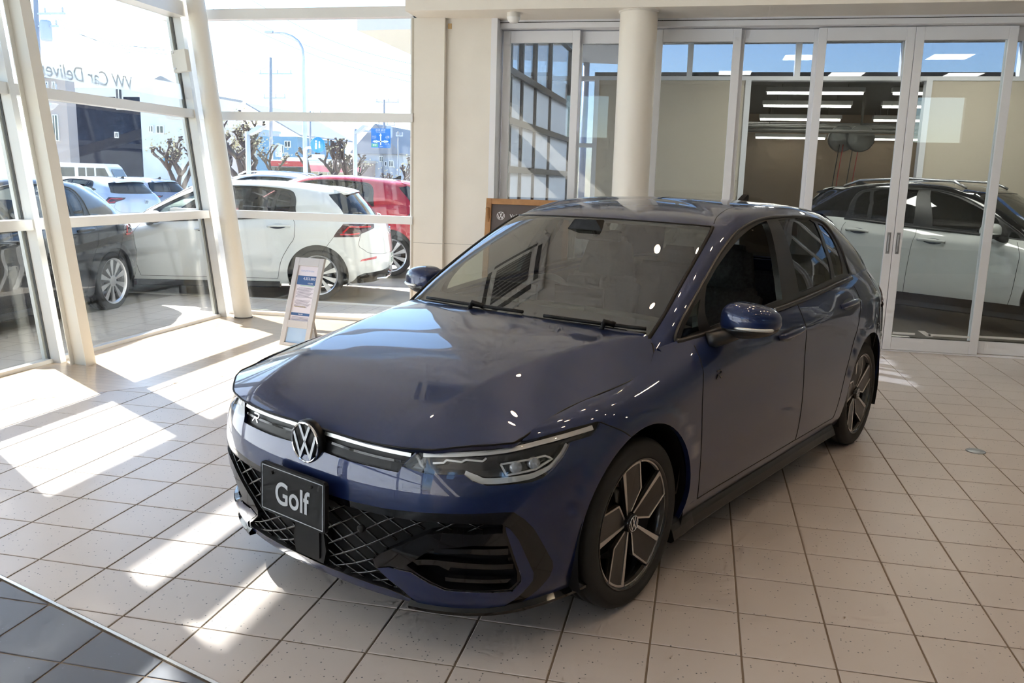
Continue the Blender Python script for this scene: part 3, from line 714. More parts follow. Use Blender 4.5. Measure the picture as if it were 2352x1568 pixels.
for sfx,m_ in (('_l',1),('_r',-1)):
    S_=np.array([1,m_,1]);fl=(lambda F:F) if m_==1 else (lambda F:[f[::-1] for f in F])
    V,F=superell(mc,mr,2.7,-.25,1,taper=.18,xb=.35);reg('mir'+sfx,'door_mirror',raw_mesh('door_mirror',V*S_,fl(F)),'paint')
    V,F=superell((mc[0],mc[1],mc[2]-.002),(mr[0]*.985,mr[1]*.985,mr[2]*.92),2.7,-1,-.22,m=8,taper=.18,xb=.35);reg('mirb'+sfx,'mirror_underside',raw_mesh('mirror_underside',V*S_,fl(F)),'trim','mir'+sfx)
    mb=MB();mb.tube([(-.60,.79,.905),(-.62,.82,.912),(-.655,.85,.925),(-.68,.885,.94)],[.034,.032,.03,.026],10);reg('mira'+sfx,'mirror_arm',raw_mesh('mirror_arm',np.array(mb.v)*S_,fl(mb.f)),'trim','mir'+sfx)
    L=[];
    for a in np.linspace(-.15,1.15,14):
        x=math.cos(a);y=math.sin(a);f=lambda q:math.copysign(abs(q)**(2/2.7),q);L.append((mc[0]+mr[0]*1.0*f(x)-.35*max(0,f(y))*mr[0],mc[1]+mr[1]*1.0*f(y),mc[2]-.022))
    mb=MB();mb.tube(L,[.004]+[.0075]*12+[.004],6);reg('mirs'+sfx,'indicator_strip',raw_mesh('indicator_strip',np.array(mb.v)*S_,fl(mb.f)),'silver','mir'+sfx)
    mb=MB();mb.box(mc[0]-.079,mc[0]-.074,mc[1]-.095,mc[1]+.075,mc[2]-.05,mc[2]+.055);reg('mirg'+sfx,'mirror_glass',raw_mesh('mirror_glass',np.array(mb.v)*S_,fl(mb.f),smooth=False),'chrome','mir'+sfx)
# ---------------- interior
def shell(S,u0,u1,v0,v1,off,nu=40,nv=12):
    U,W=np.meshgrid(np.linspace(u0,u1,nu),np.linspace(v0,v1,nv));P=S.ev(U,W)-S.nrm(U,W)*off;V=P.reshape(-1,3)
    F=np.array([(i*nu+j,i*nu+j+1,(i+1)*nu+j+1,(i+1)*nu+j) for i in range(nv-1) for j in range(nu-1)]);N=-S.nrm(U,W).reshape(-1,3);return V,F,N
V,F,N=shell(SA,10.3,20.5,1.5,10,.05);reg_lr('lin','door_lining',V,F[:,::-1],N,'interior')
V,F,N=shell(SC,0,16,3.9,8,.03,40,14);reg_lr('headl','headliner',V,F[:,::-1],N,'headliner',mode='c')
mb=MB();mb.box(-3.2,.35,-.78,.78,.22,.27);mb.box(-.36,-.30,-.64,.64,.25,.84);mb.box(-3.15,-2.75,-.60,.60,.25,.82)
reg('pan','floor_pan',raw_mesh('floor_pan',mb.v,mb.f,smooth=False),'black')
# wheel houses
for i,hx in enumerate((0,-WB)):
    mb=MB();n=28
    for y0,y1,rr in ((.50,.845,.378),):
        a=np.linspace(-.12*PI,1.12*PI,n)
        V=[(hx+rr*math.cos(t),y,HZ+.01+rr*math.sin(t)) for y in (y0,y1) for t in a]
        F=[(k,k+1,n+k+1,n+k) for k in range(n-1)]+[tuple(range(n))]
    V=np.array(V);reg('wh%d_l'%i,'wheel_housing',raw_mesh('wheel_housing',V,F),'black');reg('wh%d_r'%i,'wheel_housing',raw_mesh('wheel_housing',V*MIR,F),'black')
# dashboard: swept profile
pr=[(-.36,.86),(-.42,.935),(-.60,.955),(-.80,.945),(-.90,.90),(-.88,.78),(-.80,.60),(-.55,.50)]
V=[];F=[]
ys=np.linspace(-.68,.68,15)
for y in ys:
    for x,z in pr: V.append((x-.0,y*(.80 if x>-.5 else .92),z-.03*(abs(y)/.68)**4))
for i in range(14):
    for k in range(len(pr)-1): F.append((i*8+k,i*8+k+1,(i+1)*8+k+1,(i+1)*8+k))
reg('dash','dashboard',raw_mesh('dashboard',V,F),'interior')
mb=MB();mb.box(-.845,-.825,-.14,.14,.93,1.03,.004);mb.box(-.80,-.78,-.52,-.22,.94,1.02,.004);reg('screen','display_screen',raw_mesh('display_screen',mb.v,mb.f,smooth=False),'gloss','dash')
mb=MB();T_=np.linspace(0,2*PI,33)[:-1];ca,sa=math.cos(.42),math.sin(.42)
mb.tube([(-1.02-.185*math.sin(t)*sa,-.37+.185*math.cos(t),.86+.185*math.sin(t)*ca) for t in T_],.017,8,closed=True)
mb.tube([(-1.02,-.37,.86),(-.85,-.37,.80)],.03,8);mb.tube([(-1.02,-.54,.86),(-1.01,-.37,.86),(-1.02,-.20,.86)],.022,8)
reg('steer','steering_wheel',raw_mesh('steering_wheel',mb.v,mb.f),'interior')
def seat(x,y,w=.5,rear=False):
    mb=MB();mb.box(x-.27,x+.27,y-w/2,y+w/2,.42,.56,.05)
    # backrest leaning
    def slab(x0,z0,x1,z1,wd0,wd1,t):
        n=Vector((z1-z0,0,-(x1-x0))).normalized()*t/2
        vs=[]
        for (xx,zz,wd) in ((x0,z0,wd0),(x1,z1,wd1)):
            for s_ in (-1,1):
                for sy in (-1,1): vs.append((xx+s_*n.x,y+sy*wd/2,zz+s_*n.z))
        bm=bmesh.new();bv=[bm.verts.new(v) for v in vs]
        for f in ((0,1,3,2),(4,6,7,5),(0,4,5,1),(2,3,7,6),(0,2,6,4),(1,5,7,3)): bm.faces.new([bv[i] for i in f])
        bmesh.ops.recalc_face_normals(bm,faces=bm.faces[:]);bmesh.ops.bevel(bm,geom=bm.edges[:],offset=.035,segments=3,affect='EDGES')
        bm.verts.index_update();mb.add([v.co for v in bm.verts],[[v.index for v in f.verts] for f in bm.faces],True);bm.free()
    slab(x-.24,.50,x-.42,1.0,w,w*.92,.13)
    if not rear: slab(x-.42,.96,x-.47,1.22,w*.78,w*.52,.11)
    else: slab(x-.42,.98,x-.45,1.12,w*.5,w*.45,.09)
    return mb
for i,(x,y,r_) in enumerate(((-1.22,.36,0),(-1.22,-.36,0))):
    mb=seat(x,y);reg('seat%d'%i,'front_seat',raw_mesh('front_seat',mb.v,mb.f),'seat')
mb=seat(-2.18,.40,.6,True)
for k in (-.40,):
    m2=seat(-2.18,k,.6,True);mb.add(m2.v,m2.f,True)
reg('rseat','rear_seat',raw_mesh('rear_seat',mb.v,mb.f),'seat')
mb=MB();mb.box(-1.0,-.97,-.13,.13,1.245,1.30,.012);mb.tube([(-.96,0,1.27),(-.92,0,1.33)],.012,6);mb.prism([(-.10,1.30),(.10,1.30),(.06,1.35),(-.06,1.35)],-.93,-.86,lambda a,b,h:(h,a,b))
reg('imir','interior_mirror',raw_mesh('interior_mirror',mb.v,mb.f,smooth=False),'black')
# ---------------- wheel (local: axis y, outer face +y)
def tyre_mesh():
    mb=MB();R=.317;prof=[(.235,-.105),(.262,-.112),(.290,-.111),(.306,-.102),(.314,-.088)]
    for g in (-.055,-.018,.018,.055):
        prof+=[(R,g-.006),(R-.007,g-.0055),(R-.007,g+.0055),(R,g+.006)]
    prof+=[(.314,.088),(.306,.102),(.297,.1085),(.290,.1112),(.276,.1125),(.262,.112),(.250,.108),(.243,.104),(.235,.100),(.228,.06)]
    mb.lathe(prof,64,'y');return raw_mesh('tyre',mb.v,mb.f)
def rim_mesh():
    mb=MB();mb.lathe([(.243,.103),(.246,.108),(.240,.1085),(.236,.102),(.230,.088),(.222,.05),(.215,-.10)],64,'y');mb.lathe([(.0001,-.02),(.15,-.02),(.15,.0),(.06,.03),(.0001,.03)],32,'y');return raw_mesh('rim',mb.v,mb.f)
def pol(r,d): a=math.radians(d);return (r*.237*math.sin(a),r*.237*math.cos(a))
def face_tf(k):
    c,s=math.cos(k*2*PI/5),math.sin(k*2*PI/5)
    # local 2-D (a right, b up) -> x,z ; seen from +y x runs to the left
    return lambda a,b,h:(-(a*c+b*s),h,-a*s+b*c)
def blade_meshes():
    out=[]
    arc=[pol(.985,d) for d in np.linspace(-24,6,9)]
    thick=[pol(.15,-34),pol(.985,-24)]
    A0=np.array(thick[0]);A1=np.array(thick[1]);bend=np.array(pol(.56,27));B0=np.array(pol(.17,17));B1=np.array(arc[-1])
    body=[tuple(A0)]+arc+[tuple(bend),tuple(B0)]
    def hoff(a,b): r=math.hypot(a,b)/.237;return .075+.022*min(1,r*1.1)
    def tfk(k,dh):
        t=face_tf(k);return lambda a,b,h:t(a,b,hoff(a,b)+dh+h)
    def strip(P,Q,w): 
        d=(Q-P)/np.linalg.norm(Q-P);n=np.array([d[1],-d[0]]);return [tuple(P),tuple(Q),tuple(Q+n*w),tuple(P+n*w)]
    for k in range(5):
        mb=MB();mb.prism(body,-.02,0,tfk(k,0));dark=raw_mesh('spoke_blade',mb.v,mb.f,smooth=False)
        mb=MB()
        w0,w1=.008,.020;d=(A1-A0)/np.linalg.norm(A1-A0);n=np.array([d[1],-d[0]])
        if n@(bend-A0)<0: n=-n
        mb.prism([tuple(A0),tuple(A1),tuple(A1+n*w1),tuple(A0+n*w0)],-.012,.0025,tfk(k,0))
        for P,Q in ((B1,bend),(bend,B0)):
            d=(Q-P)/np.linalg.norm(Q-P);n=np.array([d[1],-d[0]])
            if n@(A0-P)<0: n=-n
            mb.prism([tuple(P),tuple(Q),tuple(Q+n*.008),tuple(P+n*.007)],-.012,.0025,tfk(k,0))
        ai=[pol(.952,d_) for d_ in np.linspace(6,-24,9)];mb.prism(arc+ai,-.012,.0025,tfk(k,0))
        # slim arc over the open gap
        g1=[pol(.99,d_) for d_ in np.linspace(8,46,9)];g2=[pol(.965,d_) for d_ in np.linspace(46,8,9)];mb.prism(g1+g2,-.012,.002,tfk(k,0))
        out.append((dark,raw_mesh('machined_edge',mb.v,mb.f,smooth=False)))
    return out
TY=tyre_mesh();RM=rim_mesh();BL=blade_meshes()
mb=MB();mb.lathe([(.036,.06),(.036,.094),(.033,.098),(.0001,.098)],32,'y');CAPM=raw_mesh('centre_cap',mb.v,mb.f)
EMW=emblem_mesh('cap_emblem',.030,.002)
mb=MB()
for k in range(5):
    a=2*PI*k/5+.3;mb.lathe([(.009,.04),(.009,.07),(.0001,.071)],8,'y',c=(.056*math.cos(a),0,.056*math.sin(a)))
NUT=raw_mesh('wheel_nuts',mb.v,mb.f)
mb=MB();mb.lathe([(.05,.0),(.155,.0),(.155,.012),(.05,.012)],32,'y');BRK=raw_mesh('brake_disc',mb.v,mb.f)
def simple_wheel_mesh():
    mb=MB();f=[]
    for k in range(10):
        t0=face_tf(0);a=k*36
        p=[pol(.2,a-9),pol(.98,a-8),pol(.98,a+8),pol(.2,a+9)];mb.prism(p,.07,.09,t0)
    mb.lathe([(.245,.10),(.246,.108),(.236,.102),(.225,.088),(.215,.02)],40,'y');mb.lathe([(.06,.05),(.06,.095),(.0001,.097)],20,'y');return raw_mesh('alloy_rim',mb.v,mb.f,smooth=False)
SWM=simple_wheel_mesh()
M_GL=dict()
def inst(name,mesh,mt,parent,loc=None,rot=None,scale=None,label=None):
    o=bpy.data.objects.new(name,mesh);link(o,parent)
    if loc is not None:o.location=loc
    if rot is not None:o.rotation_euler=rot
    if scale is not None:o.scale=scale
    if len(o.material_slots)==0: mesh.materials.append(None)
    o.material_slots[0].link='OBJECT';o.material_slots[0].material=mt
    if label:o['label']=label
    return o
def make_car(name,loc,rz,mats,label,cat='car',group=None,scale=(1,1,1),skip=(),fancy=True,wheel_k=1.,extra=None):
    root=empty(name,loc,rz,label,cat,group);root.scale=scale
    objs={}
    for k in ORDER:
        d=PARTS[k]
        if any(k==s or (s.endswith('*') and k.startswith(s[:-1])) for s in skip): continue
        par=objs.get(d['parent']) if d['parent'] else root
        if par is None: continue
        objs[k]=inst(d['name'],d['mesh'],mats[d['mat']],par,d['loc'],d['rot'],label=d['label'])
    ws=(wheel_k/scale[0],wheel_k/scale[1],wheel_k/scale[2])
    for hx in (0,-WB):
        for sy in (1,-1):
            y=.735*sy;z=.315*wheel_k/scale[2]
            wh=inst('wheel',TY,mats['tyre'],root,(hx,y,z),(0,0,0 if sy==1 else PI),ws)
            if fancy:
                inst('rim',RM,mats['rimdark'],wh)
                for dk,mc_ in BL:
                    inst('spoke_blade',dk,mats['blade'],wh);inst('machined_edge',mc_,mats['machined'],wh)
                inst('centre_cap',CAPM,mats['gloss'],wh);inst('cap_emblem',EMW,mats['chrome'],wh,(0,.0985,0),(-PI/2,PI,0))
                inst('wheel_nuts',NUT,mats['black'],wh);inst('brake_disc',BRK,mats['disc'],wh)
            else: inst('alloy_rim',SWM,mats['alloy'],wh);inst('brake_disc',BRK,mats['disc'],wh)
    return root,objs
# ================================================================== car materials
def paint(name,col,metal=.55,rough=.38):
    m=mat(name,col,rough,metal,coat=1.0,coat_rough=.012,spec=.12)
    return m
BASEM=dict(
 gloss=mat('gloss_black',(.005,.005,.006),.08,0,coat=.35,spec=.3),
 black=mat('black_plastic',(.007,.007,.008),.55,spec=.2),
 trim=mat('satin_black_trim',(.015,.015,.016),.35),
 slotblack=mat('grille_black',(.006,.006,.007),.35,spec=.2), skirt=mat('skirt_black',(.006,.006,.007),.28,spec=.35),
 lampblack=mat('lamp_housing',(.012,.012,.014),.15,coat=.5),
 lens=glass('lamp_cover',(.97,.97,.98),.05), lens2=mat('projector_glass',(.35,.38,.42),.03,.4,coat=1),
 silver=mat('lamp_silver',(.62,.62,.60),.32,.7), lattbar=mat('lattice_black',(.006,.006,.007),.2,spec=.4), chrome=mat('chrome',(.85,.86,.88),.06,1.0),
 tail=mat('tail_lamp_smoke',(.05,.008,.012),.08,coat=1), red=mat('reflector_red',(.55,.01,.02),.1,coat=1),
 windshield=glass('windshield_glass',(.62,.67,.58),.16), sideglass=glass('side_glass',(.55,.6,.57),.05), darkglass=glass('privacy_glass',(.20,.21,.21),.05),
 interior=mat('interior_dark',(.035,.034,.034),.6), headliner=mat('headliner',(.30,.29,.27),.9), seat=noise_tint(mat('seat_cloth',(.03,.03,.033),.85),60,(.022,.022,.025),(.042,.042,.046)),
 tyre=mat('tyre_rubber',(.012,.012,.012),.75), rimdark=mat('rim_black',(.012,.012,.013),.25,coat=.4), blade=mat('blade_dark',(.016,.014,.013),.32,.2,coat=.2),
 machined=mat('machined_alloy',(.62,.60,.58),.28,.9), alloy=mat('alloy_silver',(.7,.71,.73),.3,.8), disc=mat('brake_steel',(.3,.3,.31),.35,1),
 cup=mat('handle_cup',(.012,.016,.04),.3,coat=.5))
BLUE=paint('paint_blue',(.0088,.0185,.067),.28,.30)
def carmats(p,**k):
    d=dict(BASEM);d['paint']=p;d['roof']=p;d['pillar']=p;d.update(k);return d
CAR_O=(-1.142,-.278,0);CAR_TH=math.radians(-115.86)
hero,HO=make_car('hatchback_car',CAR_O,CAR_TH,carmats(BLUE,red=BASEM['tail']),'glossy dark blue hatchback with a black name plate parked in the showroom','car',skip=('fg_l','lou9'),fancy=True)
# name plate in front of the lower grille
np_=MB();np_.prism([(x,z) for x,z in [(-.165,-.088),(.165,-.088),(.174,-.079),(.174,.079),(.165,.088),(-.165,.088),(-.174,.079),(-.174,-.079)]],.0,.016,lambda a,b,h:(h,a,b))
plate=np_.build('name_plate',mat('plate_black',(.012,.012,.013),.6,spec=.2),hero);plate.location=(.855,0,.45);plate.rotation_euler=(0,-.03,0)
fr=MB()
for (a,b,c_,d_) in ((-.164,.164,.0775,.0800),(-.164,.164,-.0800,-.0775),(-.164,-.1615,-.08,.08),(.1615,.164,-.08,.08)): fr.box(.016,.0172,a,b,c_,d_)
fr.build('plate_border',mat('plate_grey',(.42,.43,.45),.5),plate)
text_mesh('plate_lettering','Golf',.112,mat('plate_grey'),plate,(.0175,.0,-.008),(PI/2,0,PI/2),.0006,font_off=.0018,sx=.92)
for y in (-.105,.105):
    b=MB();b.lathe([(.006,0),(.006,.004),(.0001,.005)],10,'x',c=(.016,y,.06));b.build('plate_screw',BASEM['black'],plate)
# small R shaped badges: upper grille (car's right) and front doors
def rbadge(name,h,mt,parent,M4):
    mb=MB();s=h
    for L in ([(0,1),(.95,1),(1.15,.82),(1.05,.58),(.85,.5),(.18,.5)],[(.5,.5),(1.2,0)],[(0,0),(.3,.38)]):
        for p,q in zip(L[:-1],L[1:]): mb.bar((p[0]*s*1.1,p[1]*s,0),(q[0]*s*1.1,q[1]*s,0),s*.17,s*.10,up=(0,0,1))
    o=mb.build(name,mt,parent);o.matrix_local=M4;return o
def frame_on(S,u,v,off,mir=False):
    p=S.ev(np.array([u]),np.array([v]))[0];n=S.nrm(np.array([u]),np.array([v]))[0]
    if mir:p=p*MIR;n=n*MIR
    n=Vector(n);up=Vector((0,0,1));up=(up-n*up.dot(n)).normalized();r=up.cross(n).normalized()
    return Matrix([[r[i],up[i],n[i],p[i]+n[i]*off] for i in range(3)]+[[0,0,0,1]])
rbadge('letter_badge',.030,BASEM['chrome'],HO['slot'],frame_on(SA,2.35,5.62,-.004,True))
rbadge('letter_badge',.032,BASEM['trim'],HO['fender_l'],frame_on(SA,10.83,6.15,.002))
# ================================================================== room shell
BEIGE=mat('wall_beige',(.86,.82,.75),.6); noise_tint(BEIGE,3,(.85,.81,.74),(.88,.84,.77))
CREAM=mat('steel_cream',(.82,.79,.72),.4); FRAME=mat('frame_white',(.80,.80,.79),.35,.1); ALU=mat('door_aluminium',(.86,.87,.91),.42)
CEIL=mat('ceiling_white',(.90,.88,.84),.8); DARKGAP=mat('shadow_gap',(.02,.02,.02),.8)
PANE=glass('facade_glass',(.955,.975,.965),.026); DPANE=glass('door_glass',(.90,.93,.92),.045)
def S(o): o['kind']='structure';return o
# ---- tile material
def tile_mat(name,base,dots,dotcol,rough):
    m=mat(name,base,rough,spec=.45);nt=m.node_tree;b=nt.nodes['Principled BSDF'];g=nt.nodes.new('ShaderNodeNewGeometry')
    v=nt.nodes.new('ShaderNodeTexVoronoi');v.inputs['Scale'].default_value=70;nt.links.new(g.outputs['Position'],v.inputs['Vector'])
    n=nt.nodes.new('ShaderNodeTexNoise');n.inputs['Scale'].default_value=130;n.inputs['Detail'].default_value=2;nt.links.new(g.outputs['Position'],n.inputs['Vector'])
    cr_=nt.nodes.new('ShaderNodeValToRGB');cr_.color_ramp.elements[0].position=.15;cr_.color_ramp.elements[1].position=.24;cr_.color_ramp.elements[0].color=(1,1,1,1);cr_.color_ramp.elements[1].color=(0,0,0,1)
    nt.links.new(v.outputs['Distance'],cr_.inputs[0])
    wn=nt.nodes.new('ShaderNodeSeparateColor');nt.links.new(v.outputs['Color'],wn.inputs[0])
    gt=nt.nodes.new('ShaderNodeMath');gt.operation='GREATER_THAN';gt.inputs[1].default_value=1-dots;nt.links.new(wn.outputs[0],gt.inputs[0])
    mu=nt.nodes.new('ShaderNodeMath');mu.operation='MULTIPLY';nt.links.new(cr_.outputs[0],mu.inputs[0]);nt.links.new(gt.outputs[0],mu.inputs[1])
    n2=nt.nodes.new('ShaderNodeTexNoise');n2.inputs['Scale'].default_value=2.2;n2.inputs['Detail'].default_value=3;nt.links.new(g.outputs['Position'],n2.inputs['Vector'])
    oi=nt.nodes.new('ShaderNodeObjectInfo')
    mx0=nt.nodes.new('ShaderNodeMix');mx0.data_type='RGBA';mx0.inputs[6].default_value=(*[c*.93 for c in base],1);mx0.inputs[7].default_value=(*[min(1,c*1.05) for c in base],1);nt.links.new(n2.outputs['Fac'],mx0.inputs[0])
    mx=nt.nodes.new('ShaderNodeMix');mx.data_type='RGBA';mx.inputs[7].default_value=(*dotcol,1);nt.links.new(mx0.outputs[2],mx.inputs[6]);nt.links.new(mu.outputs[0],mx.inputs[0]);nt.links.new(mx.outputs[2],b.inputs['Base Color'])
    return m
TILE=tile_mat('floor_tile',(.525,.47,.44),.20,(.09,.095,.10),.32)
TILED=tile_mat('floor_tile_dark',(.10,.105,.125),.05,(.14,.15,.19),.38)
GROUT=mat('grout',(.20,.155,.115),.9)
def clip(poly,a,b,c):
    out=[]
    for i in range(len(poly)):
        p=poly[i];q=poly[(i+1)%len(poly)];dp=a*p[0]+b*p[1]-c;dq=a*q[0]+b*q[1]-c
        if dp>=0: out.append(p)
        if (dp>=0)!=(dq>=0):
            t=dp/(dp-dq);out.append((p[0]+(q[0]-p[0])*t,p[1]+(q[1]-p[1])*t))
    return out
# metal strip line: dark tiles on its lower-left side
S0=np.array([-2.727,-1.069]);S1=np.array([-1.581,-1.478]);sdir=(S1-S0)/np.linalg.norm(S1-S0);sn=np.array([-sdir[1],sdir[0]]);sc_=sn@S0   # sn points to the light side
# wood boundary: circle through three points
def circ(a,b,c):
    A_=np.array([[b[0]-a[0],b[1]-a[1]],[c[0]-a[0],c[1]-a[1]]])*2;r=np.array([b[0]**2+b[1]**2-a[0]**2-a[1]**2,c[0]**2+c[1]**2-a[0]**2-a[1]**2]);o=np.linalg.solve(A_,r);return o,np.linalg.norm(o-np.array(a))
WC,WR=circ((-4.64,.98),(-4.23,1.42),(-3.60,2.26))
def px(p):
    c=RC@(np.array(p)-CAM);return (1176+FPX*c[0]/c[2],784+FPX*c[1]/c[2]) if c[2]>.1 else (-1e5,-1e5)
floor=S(MB().box(-5.2,9.0,-11,5.16,-.06,-.003).build('floor',GROUT))
CARSIL=np.array([(520,1200),(505,1000),(620,800),(740,730),(930,680),(1190,490),(1700,460),(1890,500),(2020,680),(2000,980),(1900,1000),(1560,1190),(1500,1380),(1100,1400),(700,1300)])
cand=[]
for i in range(-17,31):
    for j in range(-37,18):
        x0,y0=i*.3,j*.3;g=.0035
        sq=[(x0+g,y0+g),(x0+.3-g,y0+g),(x0+.3-g,y0+.3-g),(x0+g,y0+.3-g)]
        if y0>5.0 or y0<-10.9: continue
        cx_,cy_=x0+.15,y0+.15
        # wood side removed
        d=np.array([cx_,cy_])-WC;rr=np.linalg.norm(d)
        inwood=(lambda q:(np.linalg.norm(np.array(q)-WC)-WR)*WS_)
        cand.append((i,j,sq))
# orientation of the wood side: the room corner (-5,4.5) is wood
WS_=np.sign(np.linalg.norm(np.array([-5.,4.5])-WC)-WR)
items=[]
for i,j,sq in cand:
    c=np.array([sq[0][0]+.1465,sq[0][1]+.1465])
    for dark in (0,1):
        p=clip(sq,*(sn if not dark else -sn),(sc_+.012) if not dark else (-sc_+.012))
        if len(p)<3: continue
        d=c-WC;r=np.linalg.norm(d);n=d/r*(-WS_)
        if not dark:
            p=clip(p,n[0],n[1],n@(WC+d/r*WR)+.004)
            if len(p)<3: continue
        ar=abs(sum(p[k][0]*p[(k+1)%len(p)][1]-p[(k+1)%len(p)][0]*p[k][1] for k in range(len(p))))/2
        if ar<4e-4: continue
        q=px((c[0],c[1],0));dist=np.linalg.norm(np.array([c[0],c[1],0])-CAM)
        vis=(-40<q[0]<2392 and -40<q[1]<1610) and not pip(np.array([q]),CARSIL)[0]
        items.append((dist if vis else 1e3+dist,p,dark,(len(p)==4 and ar>.0858)))
items.sort(key=lambda t:t[0])
def tile_faces(p,b=.0022,h=.012):
    n=len(p);c=np.mean(p,0);ins=[tuple(np.array(q)+(c-np.array(q))*(b*1.4/max(1e-6,np.linalg.norm(c-np.array(q))))) for q in p]
    ar=sum(p[k][0]*p[(k+1)%n][1]-p[(k+1)%n][0]*p[k][1] for k in range(n))
    vs=[(a,bb,-h) for a,bb in p]+[(a,bb,-.0012) for a,bb in p]+[(a,bb,0) for a,bb in ins]
    fs=[tuple(range(2*n,3*n))]+[(i,(i+1)%n,n+(i+1)%n,n+i) for i in range(n)]+[(n+i,n+(i+1)%n,2*n+(i+1)%n,2*n+i) for i in range(n)]
    return vs,(fs if ar>0 else [f[::-1] for f in fs])
TM=[]
for m_ in (TILE,TILED):
    v,f=tile_faces([(-.1465,-.1465),(.1465,-.1465),(.1465,.1465),(-.1465,.1465)]);me=bpy.data.meshes.new('floor_tile');me.from_pydata(v,[],f);me.materials.append(m_);TM.append(me)
rest=[MB(),MB()];nind=0
for d,p,dark,whole in items:
    if nind<300 and d<900:
        nind+=1
        c=np.mean([q for q in p],0)
        if whole: o=bpy.data.objects.new('floor_tile',TM[dark]);o.location=(c[0],c[1],0);link(o,floor)
        else:
            v,f=tile_faces([(a-c[0],b-c[1]) for a,b in p]);o=mesh_obj('floor_tile',v,f,(TILE,TILED)[dark],floor);o.location=(c[0],c[1],0)
    elif d<1e3+14:
        v,f=tile_faces(p);rest[dark].add(v,f)
for k in (0,1): tag(rest[k].build('floor_tiles_far',(TILE,TILED)[k],floor),kind='stuff')
a=S0-sdir*6;b=S1+sdir*3
S(MB().bar((*a,.001),(*b,.001),.012,.006).build('trim_1',mat('strip_steel',(.75,.74,.72),.25,1)))
# wood floor in the window corner
wood=mat('wood_floor',(.62,.50,.37),.28,coat=.3,coat_rough=.15);nt=wood.node_tree;bs=nt.nodes['Principled BSDF'];g=nt.nodes.new('ShaderNodeNewGeometry');mp=nt.nodes.new('ShaderNodeMapping');mp.inputs['Scale'].default_value=(1.1,1,1);nt.links.new(g.outputs['Position'],mp.inputs[0])
br=nt.nodes.new('ShaderNodeTexBrick');br.inputs['Scale'].default_value=1;br.inputs['Brick Width'].default_value=.9;br.inputs['Row Height'].default_value=.075;br.inputs['Mortar Size'].default_value=.0018
br.inputs['Color1'].default_value=(.62,.48,.34,1);br.inputs['Color2'].default_value=(.55,.42,.29,1);br.inputs['Mortar'].default_value=(.36,.25,.16,1);nt.links.new(mp.outputs[0],br.inputs[0]);nt.links.new(br.outputs[0],bs.inputs['Base Color'])
arc=[]
for t in np.linspace(-1.2,1.2,80):
    m0=np.array([-4.23,1.42])-WC;a0=math.atan2(m0[1],m0[0]);q=WC+WR*np.array([math.cos(a0+t*.9),math.sin(a0+t*.9)])
    if -5.21<=q[0] and q[1]<=4.9 and q[0]<-2.2: arc.append(tuple(q))
arc.sort(key=lambda q:q[1])
poly=[(-5.21,arc[0][1]-.3 if arc[0][0]<-5.1 else arc[0][1])]+arc+[(arc[-1][0],4.9),(-5.21,4.9)]
mb=MB();mb.prism(poly,-.02,.0,None);wf=S(mb.build('floor_wood',wood))
tag(wf,'pale wood strip flooring in the window corner')
# ---- left facade (leans outwards), its plane x=-5.22-.13 z
LEAN=-.13
def fx(z,off=0): return -5.22+LEAN*z+off
win1=S(empty('window_1',(-5.22,0,0)));tag(win1,'leaning glazed facade with white frame on the left')
def lean_bar(y0,y1,z0,z1,o0,o1):
    """box leaning with the facade; o0..o1 offsets across it"""
    vs=[(fx(z,o)+5.22,y,z) for z in (z0,z1) for y in (y0,y1) for o in (o0,o1)]
    return vs,[(0,2,3,1),(4,5,7,6),(0,1,5,4),(2,6,7,3),(0,4,6,2),(1,3,7,5)]
MUL=[-7.6,-5.15,-2.7,-.27,.95,2.135,4.585]
for y in MUL:
    mb=MB();mb.add(*lean_bar(y-.03,y+.03,0,3.62,-.02,.10));mb.add(*lean_bar(y-.05,y+.012,0,3.62,-.05,-.02));mb.build('mullion',FRAME,win1)
TR=[(1.045,1.125,.02,.085),(2.065,2.150,.02,.085),(3.055,3.20,.02,.17)]
for y0,y1 in list(zip(MUL[:-1],MUL[1:])):
    for z0,z1,o0,o1 in TR: mb=MB();mb.add(*lean_bar(y0+.03,y1-.03,z0,z1,-.03,o1));mb.build('transom',FRAME,win1)
    mb=MB();mb.add(*lean_bar(y0+.03,y1-.03,0,.03,-.03,.03));mb.build('sill',FRAME,win1)
    zs=[.03]+[q for t in TR for q in (t[0],t[1])]+[3.60]
    for k in range(0,8,2):
        mb=MB();mb.add(*lean_bar(y0+.02,y1-.02,zs[k],zs[k+1],-.006,.006));mb.build('glass_pane',PANE,win1)
        mb=MB();mb.add(*lean_bar(y0+.03,y0+.036,zs[k],zs[k+1],-.010,.010));mb.add(*lean_bar(y1-.036,y1-.03,zs[k],zs[k+1],-.010,.010));mb.build('gasket',mat('gasket_grey',(.12,.12,.12),.7),win1)
# white band and mirrored lettering added on the panes for a reflected sign
film=bpy.data.materials.new('added_white_film');film.use_nodes=True;nt=film.node_tree;nt.nodes.clear();o_=nt.nodes.new('ShaderNodeOutputMaterial');mx=nt.nodes.new('ShaderNodeMixShader');tl=nt.nodes.new('ShaderNodeBsdfTranslucent');tp=nt.nodes.new('ShaderNodeBsdfTransparent');tl.inputs[0].default_value=(.9,.92,.95,1);mx.inputs[0].default_value=.80;nt.links.new(tp.outputs[0],mx.inputs[1]);nt.links.new(tl.outputs[0],mx.inputs[2]);nt.links.new(mx.outputs[0],o_.inputs[0])
for y0,y1 in list(zip(MUL[:-1],MUL[1:])):
    mb=MB();mb.add(*lean_bar(y0+.045,y1-.045,2.245 if y1>1 else .04,2.40 if y1>1 else 3.04,-.010,-.008));mb.build('added_film',film,win1)  # full-height film in the unseen nearer bays is added to stop the sun
